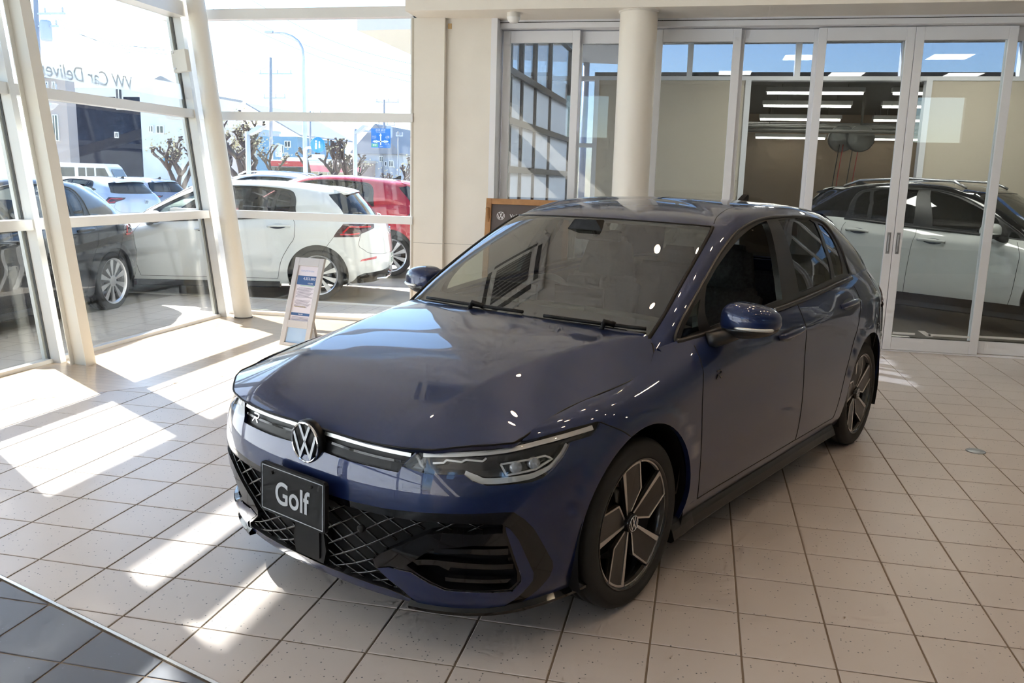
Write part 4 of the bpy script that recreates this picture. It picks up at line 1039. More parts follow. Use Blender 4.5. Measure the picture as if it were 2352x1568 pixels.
LETM=bpy.data.materials.new('reflected_letter');LETM.use_nodes=True;nt=LETM.node_tree;nt.nodes.clear();o_=nt.nodes.new('ShaderNodeOutputMaterial');mx=nt.nodes.new('ShaderNodeMixShader');df=nt.nodes.new('ShaderNodeBsdfDiffuse');tp=nt.nodes.new('ShaderNodeBsdfTransparent');df.inputs[0].default_value=(.25,.25,.27,1);mx.inputs[0].default_value=.55;nt.links.new(tp.outputs[0],mx.inputs[1]);nt.links.new(df.outputs[0],mx.inputs[2]);nt.links.new(mx.outputs[0],o_.inputs[0])
tl_=text_mesh('reflected_lettering','VW Car Delivery',.175,LETM,win1,(fx(2.33)+5.22+.0-.014,3.22,2.33),(0,0,0),.001,mirror=False)
tl_.matrix_local=Matrix(((0,0,-1,fx(2.33)+5.22-.013),(-1,0,0,3.13),(0,1,0,2.31),(0,0,0,1)))@Matrix.Rotation(0,4,'X')
# unseen band and slab outside, added to cut the sun into floor strips
ea=S(empty('sun_blocker',(-7.8,0,0)));MB().box(-.04,.04,-11,7.3,4.115,4.79).build('sun_blocking_band',FRAME,ea);MB().box(-.04,2.6,-11,7.3,5.37,5.5).build('sun_blocking_slab',FRAME,ea)
for y_ in (-10,-5,0,5,7.2): MB().box(-.05,.05,y_-.05,y_+.05,4.7,5.4).build('hanger',FRAME,ea)
# solid upper wall over the facade
mb=MB();mb.add(*lean_bar(-11,4.9,3.60,5.2,-.10,.12));S(mb.build('wall_left',BEIGE)).location=(-5.22,0,0)
# leaning columns
def leaning_label(o,l): return tag(o,l,'column')
c0=empty('leaning_steel_column',(-4.93,2.13,0),0,'cream leaning square steel column inside the left facade','column')
mb=MB()
def colbox(x0,x1,y0,y1): 
    vs=[(x+LEAN*z,y,z) for z in (0,5.2) for y in (y0,y1) for x in (x0,x1)];return vs,[(0,2,3,1),(4,5,7,6),(0,1,5,4),(2,6,7,3),(0,4,6,2),(1,3,7,5)]
MB().add(*colbox(-.075,-.068,-.06,.06)).build('flange',CREAM,c0);MB().add(*colbox(.060,.067,-.055,.055)).build('flange',CREAM,c0);MB().add(*colbox(-.068,.060,-.02,.035)).build('web',CREAM,c0)
c1_=empty('leaning_round_column',(-4.95,4.60,0),0,'cream leaning round steel column in the window corner','column')
mb=MB();n=32
vs=[(.092*math.cos(2*PI*k/n)+LEAN*z,.092*math.sin(2*PI*k/n),z) for z in (.012,5.2) for k in range(n)];mb.add(vs,[(k,(k+1)%n,n+(k+1)%n,n+k) for k in range(n)],True);mb.build('shaft',CREAM,c1_)
mb=MB();mb.lathe([(.096,0),(.096,.012),(.09,.013)],32);mb.build('base_ring',mat('base_dark',(.12,.11,.10),.6),c1_)
for y in (-.27,-2.7):
    c=empty('leaning_steel_column',(-4.93,y,0),0,'cream leaning steel column farther along the left facade beside the camera','column','columns out of view along the facade');MB().add(*colbox(-.075,.067,-.06,.06)).build('shaft',CREAM,c)
jb=empty('junction_box',(-5.47,4.46,2.615),0,'small cream junction box on the corner window frame','box')
mb=MB();mb.box(-.083,.078,-.03,.04,-.108,.108,.004);b_=mb.build('cover',CREAM,jb);b_.rotation_euler=(0,-.13,0)
for z in (-.078,.080):
    mb=MB();mb.lathe([(.011,0),(.011,-.006),(.0001,-.007)],10,'y',c=(-.055-.13*z,-.03,z));mb.build('screw',ALU,jb)
# ---- front glazing beside the wall (vertical, y=4.86)
win2=S(empty('window_2',(-4.1,4.86,0)));tag(win2,'tall front window overlooking the car park')
XL,XR=-5.9,-3.12
for z0,z1,d in ((1.045,1.125,.07),(2.065,2.150,.07),(3.07,3.17,.08),(3.95,4.05,.08)):
    MB().box(XL+4.1,XR+4.1,-d,.03,z0,z1).build('transom',FRAME,win2)
MB().box(-5.25+4.1,XR+4.1,-.04,.04,0,.035).build('sill',FRAME,win2);MB().box(XR+4.1-.03,XR+4.1+.0,-.05,.05,0,4.3).build('jamb',FRAME,win2)
zs=[.035,1.045,1.125,2.065,2.15,3.07,3.17,3.95]
for k in range(0,8,2): 
    z0,z1=zs[k],zs[k+1];vs=[(x+4.1,y,z) for z in (z0,z1) for y in (-.006,.006) for x in ((-5.20+LEAN*z),XR)];MB().add(vs,[(0,2,3,1),(4,5,7,6),(0,1,5,4),(2,6,7,3),(0,4,6,2),(1,3,7,5)]).build('glass_pane',PANE,win2)
vs=[(x+LEAN*z+4.1,y,z) for z in (0,4.3) for y in (-.05,.05) for x in (-5.27,-5.19)];MB().add(vs,[(0,2,3,1),(4,5,7,6),(0,1,5,4),(2,6,7,3),(0,4,6,2),(1,3,7,5)]).build('mullion',FRAME,win2)
# ---- beige wall between window and doors
wb=S(empty('wall_back',(0,4.9,0)))
MB().box(-3.115,-2.80,-.09,.3,0,3.06).build('wall_panel',BEIGE,wb);MB().box(-2.80,-2.345,-.03,.3,0,3.06).build('wall_panel',BEIGE,wb)
MB().box(-3.135,-3.115,-.092,.3,0,3.06).build('wall_edge',mat('edge_bronze',(.55,.50,.42),.5),wb)
for z in (.005,):
    MB().box(-3.115,-2.80,-.0905,-.0895,.86,.862).build('panel_joint',DARKGAP,wb);MB().box(-2.80,-2.345,-.0305,-.0295,.86,.862).build('panel_joint',DARKGAP,wb)
MB().box(-2.345,-2.285,-.03,.32,0,3.06).build('door_jamb',ALU,wb)
MB().box(-3.08,9,-.45,.35,3.06,4.3).build('bulkhead',BEIGE,wb)
MB().box(-3.08,9,.36,.5,2.98,4.3).build('upper_wall',BEIGE,wb)
# ---- sliding doors
ds=[(-2.27,-1.50,0),(-1.56,-.74,1),(-.775,.03,0),(-.01,.765,1),(.72,1.553,0),(1.557,2.40,0),(2.33,3.17,1),(3.12,3.95,0),(3.9,4.75,1),(4.7,5.5,0),(5.45,6.3,1),(6.25,7.1,0)]
YD=5.10
mb=MB();mb.box(-2.285,7.2,4.99,5.26,2.985,3.06);hd=S(mb.build('trim_2',ALU));
mb=MB();mb.box(-2.285,7.2,4.985,4.99,3.035,3.040);mb.build('track_gap',DARKGAP,hd)
for k,(x0,x1,tr) in enumerate(ds):
    y=YD+.0+tr*.07;d=S(empty('door_%d'%(k+1),((x0+x1)/2,y,0)));tag(d,None,None,'sliding glass doors');h=(x1-x0)/2;sw=.075
    for a,b in ((-h,-h+sw),(h-sw,h)): MB().box(a,b,-.022,.022,.012,2.975,.004).build('stile',ALU,d)
    MB().box(-h+sw,h-sw,-.02,.02,.012,.135,.003).build('bottom_rail',ALU,d);MB().box(-h+sw,h-sw,-.02,.02,2.86,2.975,.003).build('top_rail',ALU,d)
    MB().box(-h+sw,h-sw,-.005,.005,.13,2.865).build('glass_pane',DPANE,d)
    MB().box(-h+sw,h-sw,-.0235,-.019,.136,.142).build('gasket',DARKGAP,d)
    if k in (4,5,6,7):
        xx=(h-sw*.55) if k==4 else (-h+sw*.5);mb=MB();mb.box(xx-.016,xx+.016,-.026,-.02,.93,1.13);hn=mb.build('handle',mat('handle_steel',(.35,.35,.36),.4,.8),d);MB().box(xx-.006,xx+.006,-.032,-.026,.95,1.11,.002).build('grip',mat('handle_light',(.6,.6,.6),.3,.9),hn)
mb=MB();mb.box(-2.285,7.2,5.06,5.22,-.002,.010);S(mb.build('trim_3',ALU))
# safety tape stripe low on the doors (white / black chevron)
tape=mat('tape_white',(.75,.77,.76),.6)
# ---- round concrete column in front of the doors
col=empty('round_column',(-.905,4.66,0),0,'thick beige round column in front of the sliding doors','column')
MB().lathe([(.172,0),(.172,3.06)],48).build('shaft',mat('column_beige',(.86,.82,.75),.5),col);MB().lathe([(.172,3.045),(.185,3.05),(.185,3.06)],48).build('collar',CREAM,col);MB().lathe([(.182,.0),(.182,.06),(.173,.062)],48).build('foot_ring',CREAM,col)
# ---- sensor on the soffit and small wall plate
sen=empty('ceiling_detector',(-2.07,4.62,3.06),0,'white domed detector under the soffit above the glass doors','detector')
mb=MB();mb.lathe([(.062,0),(.062,-.035),(.060,-.04)],32);mb.build('base',mat('detector_white',(.78,.76,.72),.5),sen);mb=MB();mb.lathe([(.064,-.04),(.064,-.046),(.052,-.075),(.035,-.09),(.0001,-.092)],32);mb.build('dome',mat('detector_dome',(.85,.85,.84),.3,coat=.5),sen)
wp=tag(MB().box(-2.785,-2.745,4.862,4.872,2.965,3.015,.002).build('wall_plate',mat('plate_amber',(.62,.42,.20),.5)),'small amber plate high on the beige wall','plate')
mb=MB();mb.lathe([(.055,.0),(.055,.004),(.05,.006),(.0001,.006)],24);fc=tag(mb.build('floor_cover',mat('cover_steel',(.30,.31,.32),.35,.8)),'round steel floor socket cover set in the tiles','floor cover');fc.location=(1.47,1.80,.0)
# ---- ceiling, far walls
S(MB().box(-5.9,9,-11,4.46,4.2,4.4).build('ceiling',CEIL))
S(MB().box(-5.8,9,4.86,5.0,4.05,5.2).build('wall_front_upper',BEIGE))
wr=S(MB().box(8.9,9.1,-11,5.2,0,4.3).build('wall_right',BEIGE))
wq=S(empty('wall_rear',(0,-10.9,0)))
MB().box(-6,9,-.1,.1,0,2.75).build('wall_panel',BEIGE,wq);MB().box(-6,9,-.1,.1,3.9,4.3).build('wall_panel',BEIGE,wq)
for x0,x1 in ((-6,-4.2),(-3.0,4.6),(6.2,9)): MB().box(x0,x1,-.1,.1,2.75,3.9).build('wall_panel',BEIGE,wq)
# ceiling air unit
ac=empty('ceiling_air_unit',(-3.02,2.42,4.2),0,'square ceiling air unit with a dark grille near the facade','air unit')
MB().box(-.46,.46,-.46,.46,-.03,0,.012).build('panel',FRAME,ac);MB().box(-.24,.24,-.24,.24,-.036,-.028).build('intake_grille',mat('ac_grille',(.10,.10,.11),.6),ac)
for k in range(9): MB().box(-.24,.24,-.215+k*.052,-.200+k*.052,-.040,-.035).build('slat',mat('ac_slat',(.35,.35,.36),.5),ac)
for a_,b_,c_,d_ in ((-.30,.30,.32,.38),(-.30,.30,-.38,-.32),(.32,.38,-.30,.30),(-.38,-.32,-.30,.30)): MB().box(a_,b_,c_,d_,-.034,-.028).build('outlet_flap',mat('ac_grille'),ac)
# downlights
LAMP_=mat('downlight_glow',(1,1,1),.5,emit=(1,.80,.55),es=90)
k=0
for x,y in [(-2.6,.6),(-1.0,1.8),(.6,3.0),(-.2,.2),(.35,.75),(1.0,.35),(-.9,.9),(1.9,2.0),(.2,1.6),(3.3,1.0),(2.0,-.4),(-.4,-1.0),(1.4,1.2),(2.6,2.6),(1.2,-1.0),(2.8,.2),(3.8,-1.6),(-1.6,-1.8),(.4,-2.6),(2.2,-3.4),(4.6,1.6)]:
    d=empty('ceiling_spotlight',(x,y,4.2),0,'recessed warm ceiling spotlight in the showroom ceiling','spotlight','recessed ceiling spotlights')
    mb=MB();mb.lathe([(.075,0),(.075,-.008),(.055,-.01),(.05,.0)],24);mb.build('ring',FRAME,d);mb=MB();mb.lathe([(.048,-.003),(.0001,-.004)],24);mb.build('bulb',LAMP_,d)
    ld=bpy.data.lights.new('spot_beam','SPOT');ld.energy=4;ld.color=(1,.58,.30);ld.spot_size=2.0;ld.spot_blend=.6;ld.shadow_soft_size=.05;lo=bpy.data.objects.new('spot_beam',ld);lo.location=(0,0,-.03);link(lo,d)
# ================================================================== outside
def Wp(u,v,Y):
    """world point on the vertical plane y=Y seen at photo pixel (u,v)"""
    d=RC.T@np.array([(u-1176)/FPX,(v-784)/FPX,1]);t=(Y-CAM[1])/d[1];return CAM+d*t
GZ=-.02
asph=mat('paving',(.42,.37,.30),.9);noise_tint(asph,1.3,(.30,.27,.23),(.50,.44,.35),.3,.7,detail=8)
S(mesh_obj('ground',[(-160,5.35,GZ),(160,5.35,GZ),(160,160,GZ-1.5),(-160,160,GZ-1.5)],[(0,1,2,3)],asph))
g2=S(mesh_obj('ground_left',[(-160,-60,GZ),(-5.3,-60,GZ),(-5.3,5.35,GZ),(-160,5.35,GZ)],[(0,1,2,3)],asph))
g3=S(mesh_obj('ground_rear',[(-5.3,-60,GZ),(160,-60,GZ),(160,-11,GZ),(-5.3,-11,GZ)],[(0,1,2,3)],asph))
# light paved apron along the glazing
apr=mat('apron_tile',(.62,.56,.50),.7);nt=apr.node_tree;br=nt.nodes.new('ShaderNodeTexBrick');g=nt.nodes.new('ShaderNodeNewGeometry');nt.links.new(g.outputs['Position'],br.inputs[0]);br.offset=0;br.inputs['Scale'].default_value=1;br.inputs['Brick Width'].default_value=.3;br.inputs['Row Height'].default_value=.3;br.inputs['Mortar Size'].default_value=.004
br.inputs['Color1'].default_value=(.60,.54,.48,1);br.inputs['Color2'].default_value=(.57,.52,.46,1);br.inputs['Mortar'].default_value=(.33,.28,.23,1);nt.links.new(br.outputs[0],nt.nodes['Principled BSDF'].inputs['Base Color'])
S(MB().box(-6.6,-5.28,-11,6.0,GZ,-.004).build('pavement_left',apr));S(MB().box(-5.28,-3.1,4.92,5.9,GZ,-.004).build('pavement_front',apr))
S(MB().box(-40,2,5.9,6.02,GZ,.002).build('kerb',mat('kerb_white',(.75,.72,.66),.8)))
# ---- cars parked outside
WHITE=paint('paint_white',(.74,.76,.75),.0,.3);RED=paint('paint_red',(.42,.012,.03),.2,.35);SILV=paint('paint_silver',(.50,.55,.63),.5,.35);BLK=paint('paint_black',(.010,.012,.018),.2,.3);SLATE=paint('paint_slate',(.20,.24,.34),.5,.35)
LESS=('seat*','dash','steer','screen','imir','sen*','rseat','lb*','prl*','che*','radar','wip*','lou*','slb*','wh1_r','wh0_r')
LESSR=LESS+('wh*','lin*')
def parked(nm,x,y,deg,p,label,scale=(1,1,1),skip=LESS,z=0,wk=1.,group='cars parked outside the window',**k):
    r,o=make_car(nm,(x,y,z),math.radians(deg),carmats(p,**k),label,'car',group,scale,skip,False,wk);return r,o
wh,who=parked('hatchback_car',-7.616,6.33,194.85,WHITE,'white hatchback parked close outside the front window',skip=('sen*','lb*','prl*','radar','lou*'),z=GZ)
pl=MB().box(-.008,.008,-.165,.165,-.0825,.0825,.002).build('number_plate',mat('plate_white',(.80,.80,.78),.5),wh);pl.location=(-3.478,0,.47)
inkg=mat('plate_green',(.03,.16,.09),.6)
for body,sz,z_ in (('39-29',.105,-.018),('大宮 302',.045,.055)):
    text_mesh('plate_digits',body,sz,inkg,pl,(-.0092,0,z_),(PI/2,0,-PI/2),.0004)
ns=MB();ns.tube([(-3.36,-.62,.265),(-3.44,-.4,.25),(-3.455,0,.245),(-3.44,.4,.25),(-3.36,.62,.265)],.014,8);ns.build('bumper_trim_strip',BASEM['chrome'],wh)
parked('hatchback_car',-7.72,9.25,193,RED,'red hatchback parked behind the white hatchback with its tail showing',(1.0,1.0,1.06),z=GZ,wk=1.05)
sv,svo=parked('sport_utility_car',-11.2,13.4,193,WHITE,'white sport utility car with roof rails seen over the white hatchback',(1.06,1.04,1.12),z=-.1,wk=1.1)
def rails(root):
    for sy in (1,-1):
        mb=MB();mb.tube([(-1.15,.56*sy,1.40),(-1.3,.555*sy,1.465),(-1.8,.55*sy,1.485),(-2.4,.53*sy,1.455),(-2.6,.52*sy,1.39)],.014,8);mb.build('roof_rail',mat('rail_silver',(.7,.71,.73),.25,.9),root)
rails(sv)
sl,slo=parked('hatchback_car',-18.1,17.2,172,SILV,'silver grey hatchback beyond the black hatchback on the left',(1.0,1.0,1.03),z=-.18,wk=1.05)
parked('sport_utility_car',-19.8,21.2,172,SLATE,'slate grey sport utility car half hidden behind the silver hatchback',(1.02,1.02,1.06),z=-.25,wk=1.08)
bk,bko=parked('hatchback_car',-7.10,1.80,-84,BLK,'black hatchback parked alongside the leaning glass facade',(1.05,1.0,1.0),skip=('sen*','lb*','prl*','radar','lou*'),z=GZ,wk=1.03)
parked('sport_utility_car',-11.9,21.6,195,SILV,'pale silver car roof seen beyond the red hatchback',(1.05,1.03,1.08),z=-.15,wk=1.05)
parked('sport_utility_car',-10.6,25.2,195,WHITE,'farther white car roof beside the beige wall edge',(1.05,1.03,1.08),z=-.2,wk=1.05)
# ---- small white van on the street
vn=empty('microvan',(*Wp(216,440,36.0)[:2],-.12),math.radians(8),'small white van driving on the street far left','van')
V=MB();pr=[(-1.65,.35),(1.45,.35),(1.66,.55),(1.62,.95),(1.20,1.72),(1.0,1.88),(-1.6,1.90),(-1.68,1.7)]
V.prism(pr,-.72,.72,lambda a,b,h:(a,h,b));V.build('body',paint('paint_van',(.78,.79,.80),0,.3),vn)
dg_=mat('far_glass',(.05,.07,.09),.08,coat=1)
for pts in ([(-1.45,1.2),(-.55,1.2),(-.55,1.66),(-1.45,1.66)],[(-.35,1.2),(.02,1.2),(.02,1.66),(-.35,1.66)],[(.10,1.2),(.50,1.2),(.50,1.66),(.10,1.66)],[(.60,1.2),(1.32,1.15),(1.08,1.66),(.60,1.66)]):
    for sy in (-1,1): MB().prism(pts,.715*sy,.728*sy,lambda a,b,h:(a,h,b)).build('window',dg_,vn)
MB().prism([(-.6,1.12),(.6,1.12),(.55,1.62),(-.55,1.62)],0,.012,lambda a,b,h:(1.535-.42*(b-1.12)+h,a,b)).build('windscreen',dg_,vn)
for x in (-1.05,1.05):
    for sy in (-1,1): mb=MB();mb.lathe([(.15,-.09),(.27,-.09),(.28,0),(.27,.09),(.15,.09),(.0001,.07)],24,'y',c=(x,.64*sy,.28));mb.build('wheel',BASEM['tyre'],vn)
MB().box(1.15,1.3,-.95,-.75,1.05,1.25,.02).build('side_mirror',BASEM['black'],vn)
# ---- bus
P0=Wp(612,392,46);P1=Wp(705,392,46);bus=empty('city_bus',((P0[0]+P1[0])/2,46,-.62),0,'red and white city bus on the street behind the parked cars','bus')
bw=2.4;BR=mat('bus_red',(.55,.03,.06),.35,coat=.5);BW=mat('bus_white',(.80,.80,.80),.35,coat=.5);BP=mat('bus_pink',(.75,.10,.22),.35,coat=.5)
MB().box(-bw/2,bw/2,0,9,.35,2.95,.12).build('body',BW,bus);MB().box(-bw/2-.02,bw/2+.02,-.02,.06,.4,1.55,.01).build('front_panel',BR,bus);MB().box(-bw/2-.015,bw/2+.015,-.015,.3,2.55,2.9,.05).build('front_header',BR,bus)
MB().box(-bw/2+.08,bw/2-.08,-.04,.02,1.5,2.55,.02).build('windscreen',dg_,bus);MB().box(bw/2-.01,bw/2+.02,.6,9,2.3,2.7).build('side_band',BP,bus)
MB().box(-.75,.75,-.05,-.03,2.2,2.48).build('destination_sign',mat('bus_sign',(.02,.02,.02),.4),bus)
for k in range(6): MB().box(bw/2-.005,bw/2+.025,.8+k*1.35,1.95+k*1.35,1.35,2.28).build('side_window',dg_,bus)
MB().box(-.9,.9,1.0,5.0,2.93,3.15,.08).build('roof_unit',BW,bus)
for y in (1.6,7.2):
    for sy in (-1,1): mb=MB();mb.lathe([(.2,-.12),(.46,-.12),(.48,0),(.46,.12),(.2,.12),(.0001,.1)],24,'x',c=(1.08*sy,y,.48));mb.build('wheel',BASEM['tyre'],bus)
# ---- buildings
def wall_mat(n,c,r=.8,scale=None): return mat(n,c,r)
def facade(name,label,u0,u1,vt,Y,depth,mt,wins=(),zb=-1.6,roof=None,wmat=None,extra=None,lines=0):
    a=Wp(u0,vt,Y);b=Wp(u1,vt,Y);x0,x1=a[0],b[0];zt=(a[2]+b[2])/2
    r=empty(name,((x0+x1)/2,Y,zb),0,label,'building');h=(x1-x0)/2
    MB().box(-h,h,0,depth,0,zt-zb).build('wall',mt,r)
    for k in range(1,lines): MB().box(-h-.01,h+.01,-.025,0,(zt-zb)*k/lines,(zt-zb)*k/lines+.03).build('siding_board',mt,r)
    for (wu0,wv0,wu1,wv1) in wins:
        p=Wp(wu0,wv0,Y);q=Wp(wu1,wv1,Y);X0,X1=p[0]-r.location.x,q[0]-r.location.x;Z0,Z1=q[2]-zb,p[2]-zb
        f=MB();f.box(X0-.06,X1+.06,-.08,.0,Z0-.06,Z1+.06);f=f.build('window',FRAME,r);MB().box(X0,X1,-.095,-.08,Z0,Z1).build('pane',wmat or dg_,f);MB().box((X0+X1)/2-.03,(X0+X1)/2+.03,-.11,-.095,Z0,Z1).build('sash_bar',FRAME,f)
    if roof:
        rm,rise,ov,kind=roof;z=zt-zb
        if kind=='gable_x': pts=[(-h-ov,z-.05),(h+ov,z-.05),(h+ov,z+.05),(.0,z+rise),(-h-ov,z+.05)];MB().prism(pts,-ov,depth+ov,lambda a,b,hh:(a,hh,b)).build('roof',rm,r)
        elif kind=='shed_r': pts=[(-h-ov,z+rise),(h+ov,z),(h+ov,z+.12),(-h-ov,z+rise+.12)];MB().prism(pts,-ov,depth+ov,lambda a,b,hh:(a,hh,b)).build('roof',rm,r)
        elif kind=='gable_y': pts=[(-ov,z-.05),(depth+ov,z-.05),(depth/2,z+rise)];MB().prism(pts,-h-ov,h+ov,lambda a,b,hh:(hh,a,b)).build('roof',rm,r)
        elif kind=='flat': MB().box(-h-ov,h+ov,-ov,depth+ov,z,z+rise).build('roof_edge',rm,r)
    return r,x0,x1,zt
ROOFG=mat('roof_grey',(.32,.34,.38),.7);SLT=mat('wall_slate',(.035,.04,.06),.8,spec=.05);noise_tint(SLT,2,(.031,.036,.055),(.038,.044,.066))
facade('office_block','dark slate windowless block with a pale parapet on the far left',150,318,222,46,3,SLT,[(268,205,283,250),(266,305,272,315)],roof=(mat('parapet_pale',(.72,.74,.76),.7),.55,.05,'flat'))
facade('grey_house','narrow tan house with slim windows left of the dark block',95,149,180,43,.8,mat('wall_tan',(.48,.43,.42),.8),[(123,265,136,322),(122,190,128,215),(104,190,112,215)],roof=(ROOFG,.3,.1,'flat'))
facade('white_house','white house with a grey tiled roof right of the dark slate block',320,432,210,44,1.6,mat('wall_white',(.72,.77,.86),.8),[(345,290,352,302),(362,290,376,305)],roof=(ROOFG,.9,.25,'gable_x'))
facade('pale_garage','pale lavender building behind the pollarded trees',500,575,300,62,5,mat('wall_lav',(.70,.64,.68),.8),[(560,370,585,388)],roof=(mat('roof_pale',(.66,.66,.68),.7),.25,.1,'flat'))
facade('blue_house','blue clapboard house with a grey roof behind the bus',588,683,313,58,9,mat('wall_blue',(.16,.33,.52),.75),[(635,334,651,351),(656,325,667,337),(656,352,661,362)],roof=(ROOFG,2.3,.5,'shed_r'),lines=16)
facade('tiled_house','low house with a red tiled roof right of the blue house',684,705,336,74,6,mat('wall_cream2',(.60,.54,.48),.8),[(685,352,700,362)],roof=(mat('roof_red',(.42,.16,.12),.7),.8,.2,'gable_y'))
facade('grey_roof_house','grey house with a dark hip roof behind the blue road sign',820,912,352,60,9,mat('wall_grey2',(.50,.54,.62),.8),[(873,360,880,370),(880,372,888,380),(895,370,903,382)],roof=(mat('roof_slate',(.28,.29,.33),.7),2.2,.4,'gable_x'))
facade('brown_shop','low brown shop behind the trees beside the road sign',745,815,372,56,6,mat('wall_brown',(.42,.30,.27),.8),[(762,378,772,390),(785,378,797,390)],roof=(mat('roof_brown',(.50,.44,.42),.7),.2,.1,'flat'))
facade('white_block','white block with a flat roof at the window corner above the trees',485,502,226,70,4,mat('wall_white2',(.70,.74,.80),.8),[(490,240,497,250)],roof=(ROOFG,.2,.1,'flat'))
# fence along the street left
fe=empty('street_fence',(Wp(330,395,33)[0],33,-.9),0,'low dark railing along the street before the white house','fence')
for k in range(14): MB().box(k*.35-.015,k*.35+.015,-.015,.015,0,.95).build('baluster',mat('fence_dark',(.14,.16,.22),.5),fe)
MB().box(-.1,4.7,-.02,.02,.92,.97).build('rail',mat('fence_dark'),fe)
# ---- poles and wires
POLE=mat('pole_concrete',(.36,.37,.42),.7);STEEL=mat('pole_steel',(.52,.56,.66),.4,.5)
def utility(name,label,u,vt,vb,Y,r=.13,arms=((.04,1.1),),cans=(),tilt=0):
    a=Wp(u,vt,Y);b=Wp(u+tilt,vb,Y);zb=-1.3;h=a[2]-zb
    o=empty(name,(b[0],Y,zb),0,label,'utility pole');dx=(a[0]-b[0])
    mb=MB();mb.tube([(0,0,0),(dx,0,h)],[r,r*.7],12);mb.build('shaft',POLE,o)
    for f,w_ in arms:
        z=h*(1-f);mb=MB();mb.box(dx-w_*.35,dx+w_*.65,-.05,.05,z-.04,z+.04);am=mb.build('crossarm',STEEL,o)
        for k in (-.3,.2,.6): mb=MB();mb.lathe([(.03,0),(.05,.05),(.03,.1),(.05,.15),(.02,.22)],8,c=(dx+k*w_,0,z+.04));mb.build('insulator',mat('porcelain',(.5,.52,.58),.3),am)
    for f,s_ in cans:
        z=h*(1-f);mb=MB();mb.lathe([(.0001,0),(.22,0),(.24,.1),(.24,.75),(.20,.85),(.0001,.88)],16,c=(dx+.42*s_,0,z));mb.build('transformer',mat('can_blue',(.45,.52,.68),.5),o)
    return o
utility('utility_pole','grey utility pole with a transformer can in front of the blue house',621,132,386,50,.15,((.10,2.4),(.25,1.6)),((.62,1),))
utility('utility_pole','distant utility pole behind the blue road sign',882,229,385,60,.13,((.02,1.9),(.22,1.4)),((.33,1),))
utility('utility_pole','slender utility pole behind the curved street lamp',712,255,385,58,.11,((.03,1.4),))
utility('utility_pole','tall blue grey utility pole with wires at the far left',80,-20,190,30,.16,((.09,2.2),(.14,1.6),(.40,1.2)),((.2,1),(.2,-1)))
utility('utility_pole','thin bare pole at the right end of the street',915,302,385,56,.06,((.05,.5),))
ws_=empty('overhead_wires',tuple(Wp(600,150,40)),0,'thin overhead electric wires crossing the sky above the street','wires')
o0=np.array(Wp(600,150,40))
for k,(a,b) in enumerate([((90,20),(380,115)),((90,30),(385,125)),((95,40),(380,110)),((470,10),(950,190)),((500,5),(950,175)),((560,-10),(960,150)),((500,130),(612,155)),((712,270),(880,245)),((90,95),(300,120))]):
    A0=np.array(Wp(a[0],a[1],40))-o0;B0=np.array(Wp(b[0],b[1],40))-o0;L=[A0+(B0-A0)*t-np.array([0,0,.5*math.sin(PI*t)]) for t in np.linspace(0,1,10)]
    MB().tube(L,.012,5).build('wire',mat('wire_dark',(.12,.12,.15),.6),ws_)
# curved street lamp
b=Wp(702,395,30);zb=b[2]-1.6;o=empty('street_lamp',(b[0],30,zb),0,'tall curved steel street lamp in the middle of the window','street lamp')
L=[tuple(np.array(Wp(u,v,30))-np.array([b[0],30,zb])) for u,v in [(702,395),(699,260),(697,170),(697,130),(694,110),(686,95),(672,84),(655,77),(635,75.5),(622,75)]];L=[(0,0,0)]+L
MB().tube(L,[.10,.10,.085,.07,.06,.055,.055,.05,.05,.045,.045],10).build('pole',STEEL,o)
e=L[-1];MB().box(e[0]-.25,e[0]+.1,-.10,.10,e[2]-.03,e[2]+.07,.02).build('lamp_head',STEEL,o)
# floodlights on white posts in the car park
WPOST=mat('post_white',(.72,.75,.80),.4)
def flood(label,u,vt,vb,Y,s=1):
    b=Wp(u,vb,Y);t=Wp(u,vt,Y);zb=-.3;o=empty('floodlight_post',(b[0],Y,zb),0,label,'floodlight');h=t[2]-zb
    MB().tube([(0,0,0),(0,0,h)],.075,12).build('post',WPOST,o);MB().prism([(.05,h-.05),(.45*s,h+.20),(.62*s,h+.18),(.40*s,h+.02),(.06,h-.12)],-.16,.16,lambda a,b_,hh:(a,hh,b_)).build('floodlight_head',STEEL,o)
flood('white post with a floodlight head left of the blue house',571,302,385,22)
flood('white post with a floodlight head under the blue road sign',816,300,398,26,.8)
flood('white post with floodlight and camera behind the left mullion',110,250,420,23,.9)
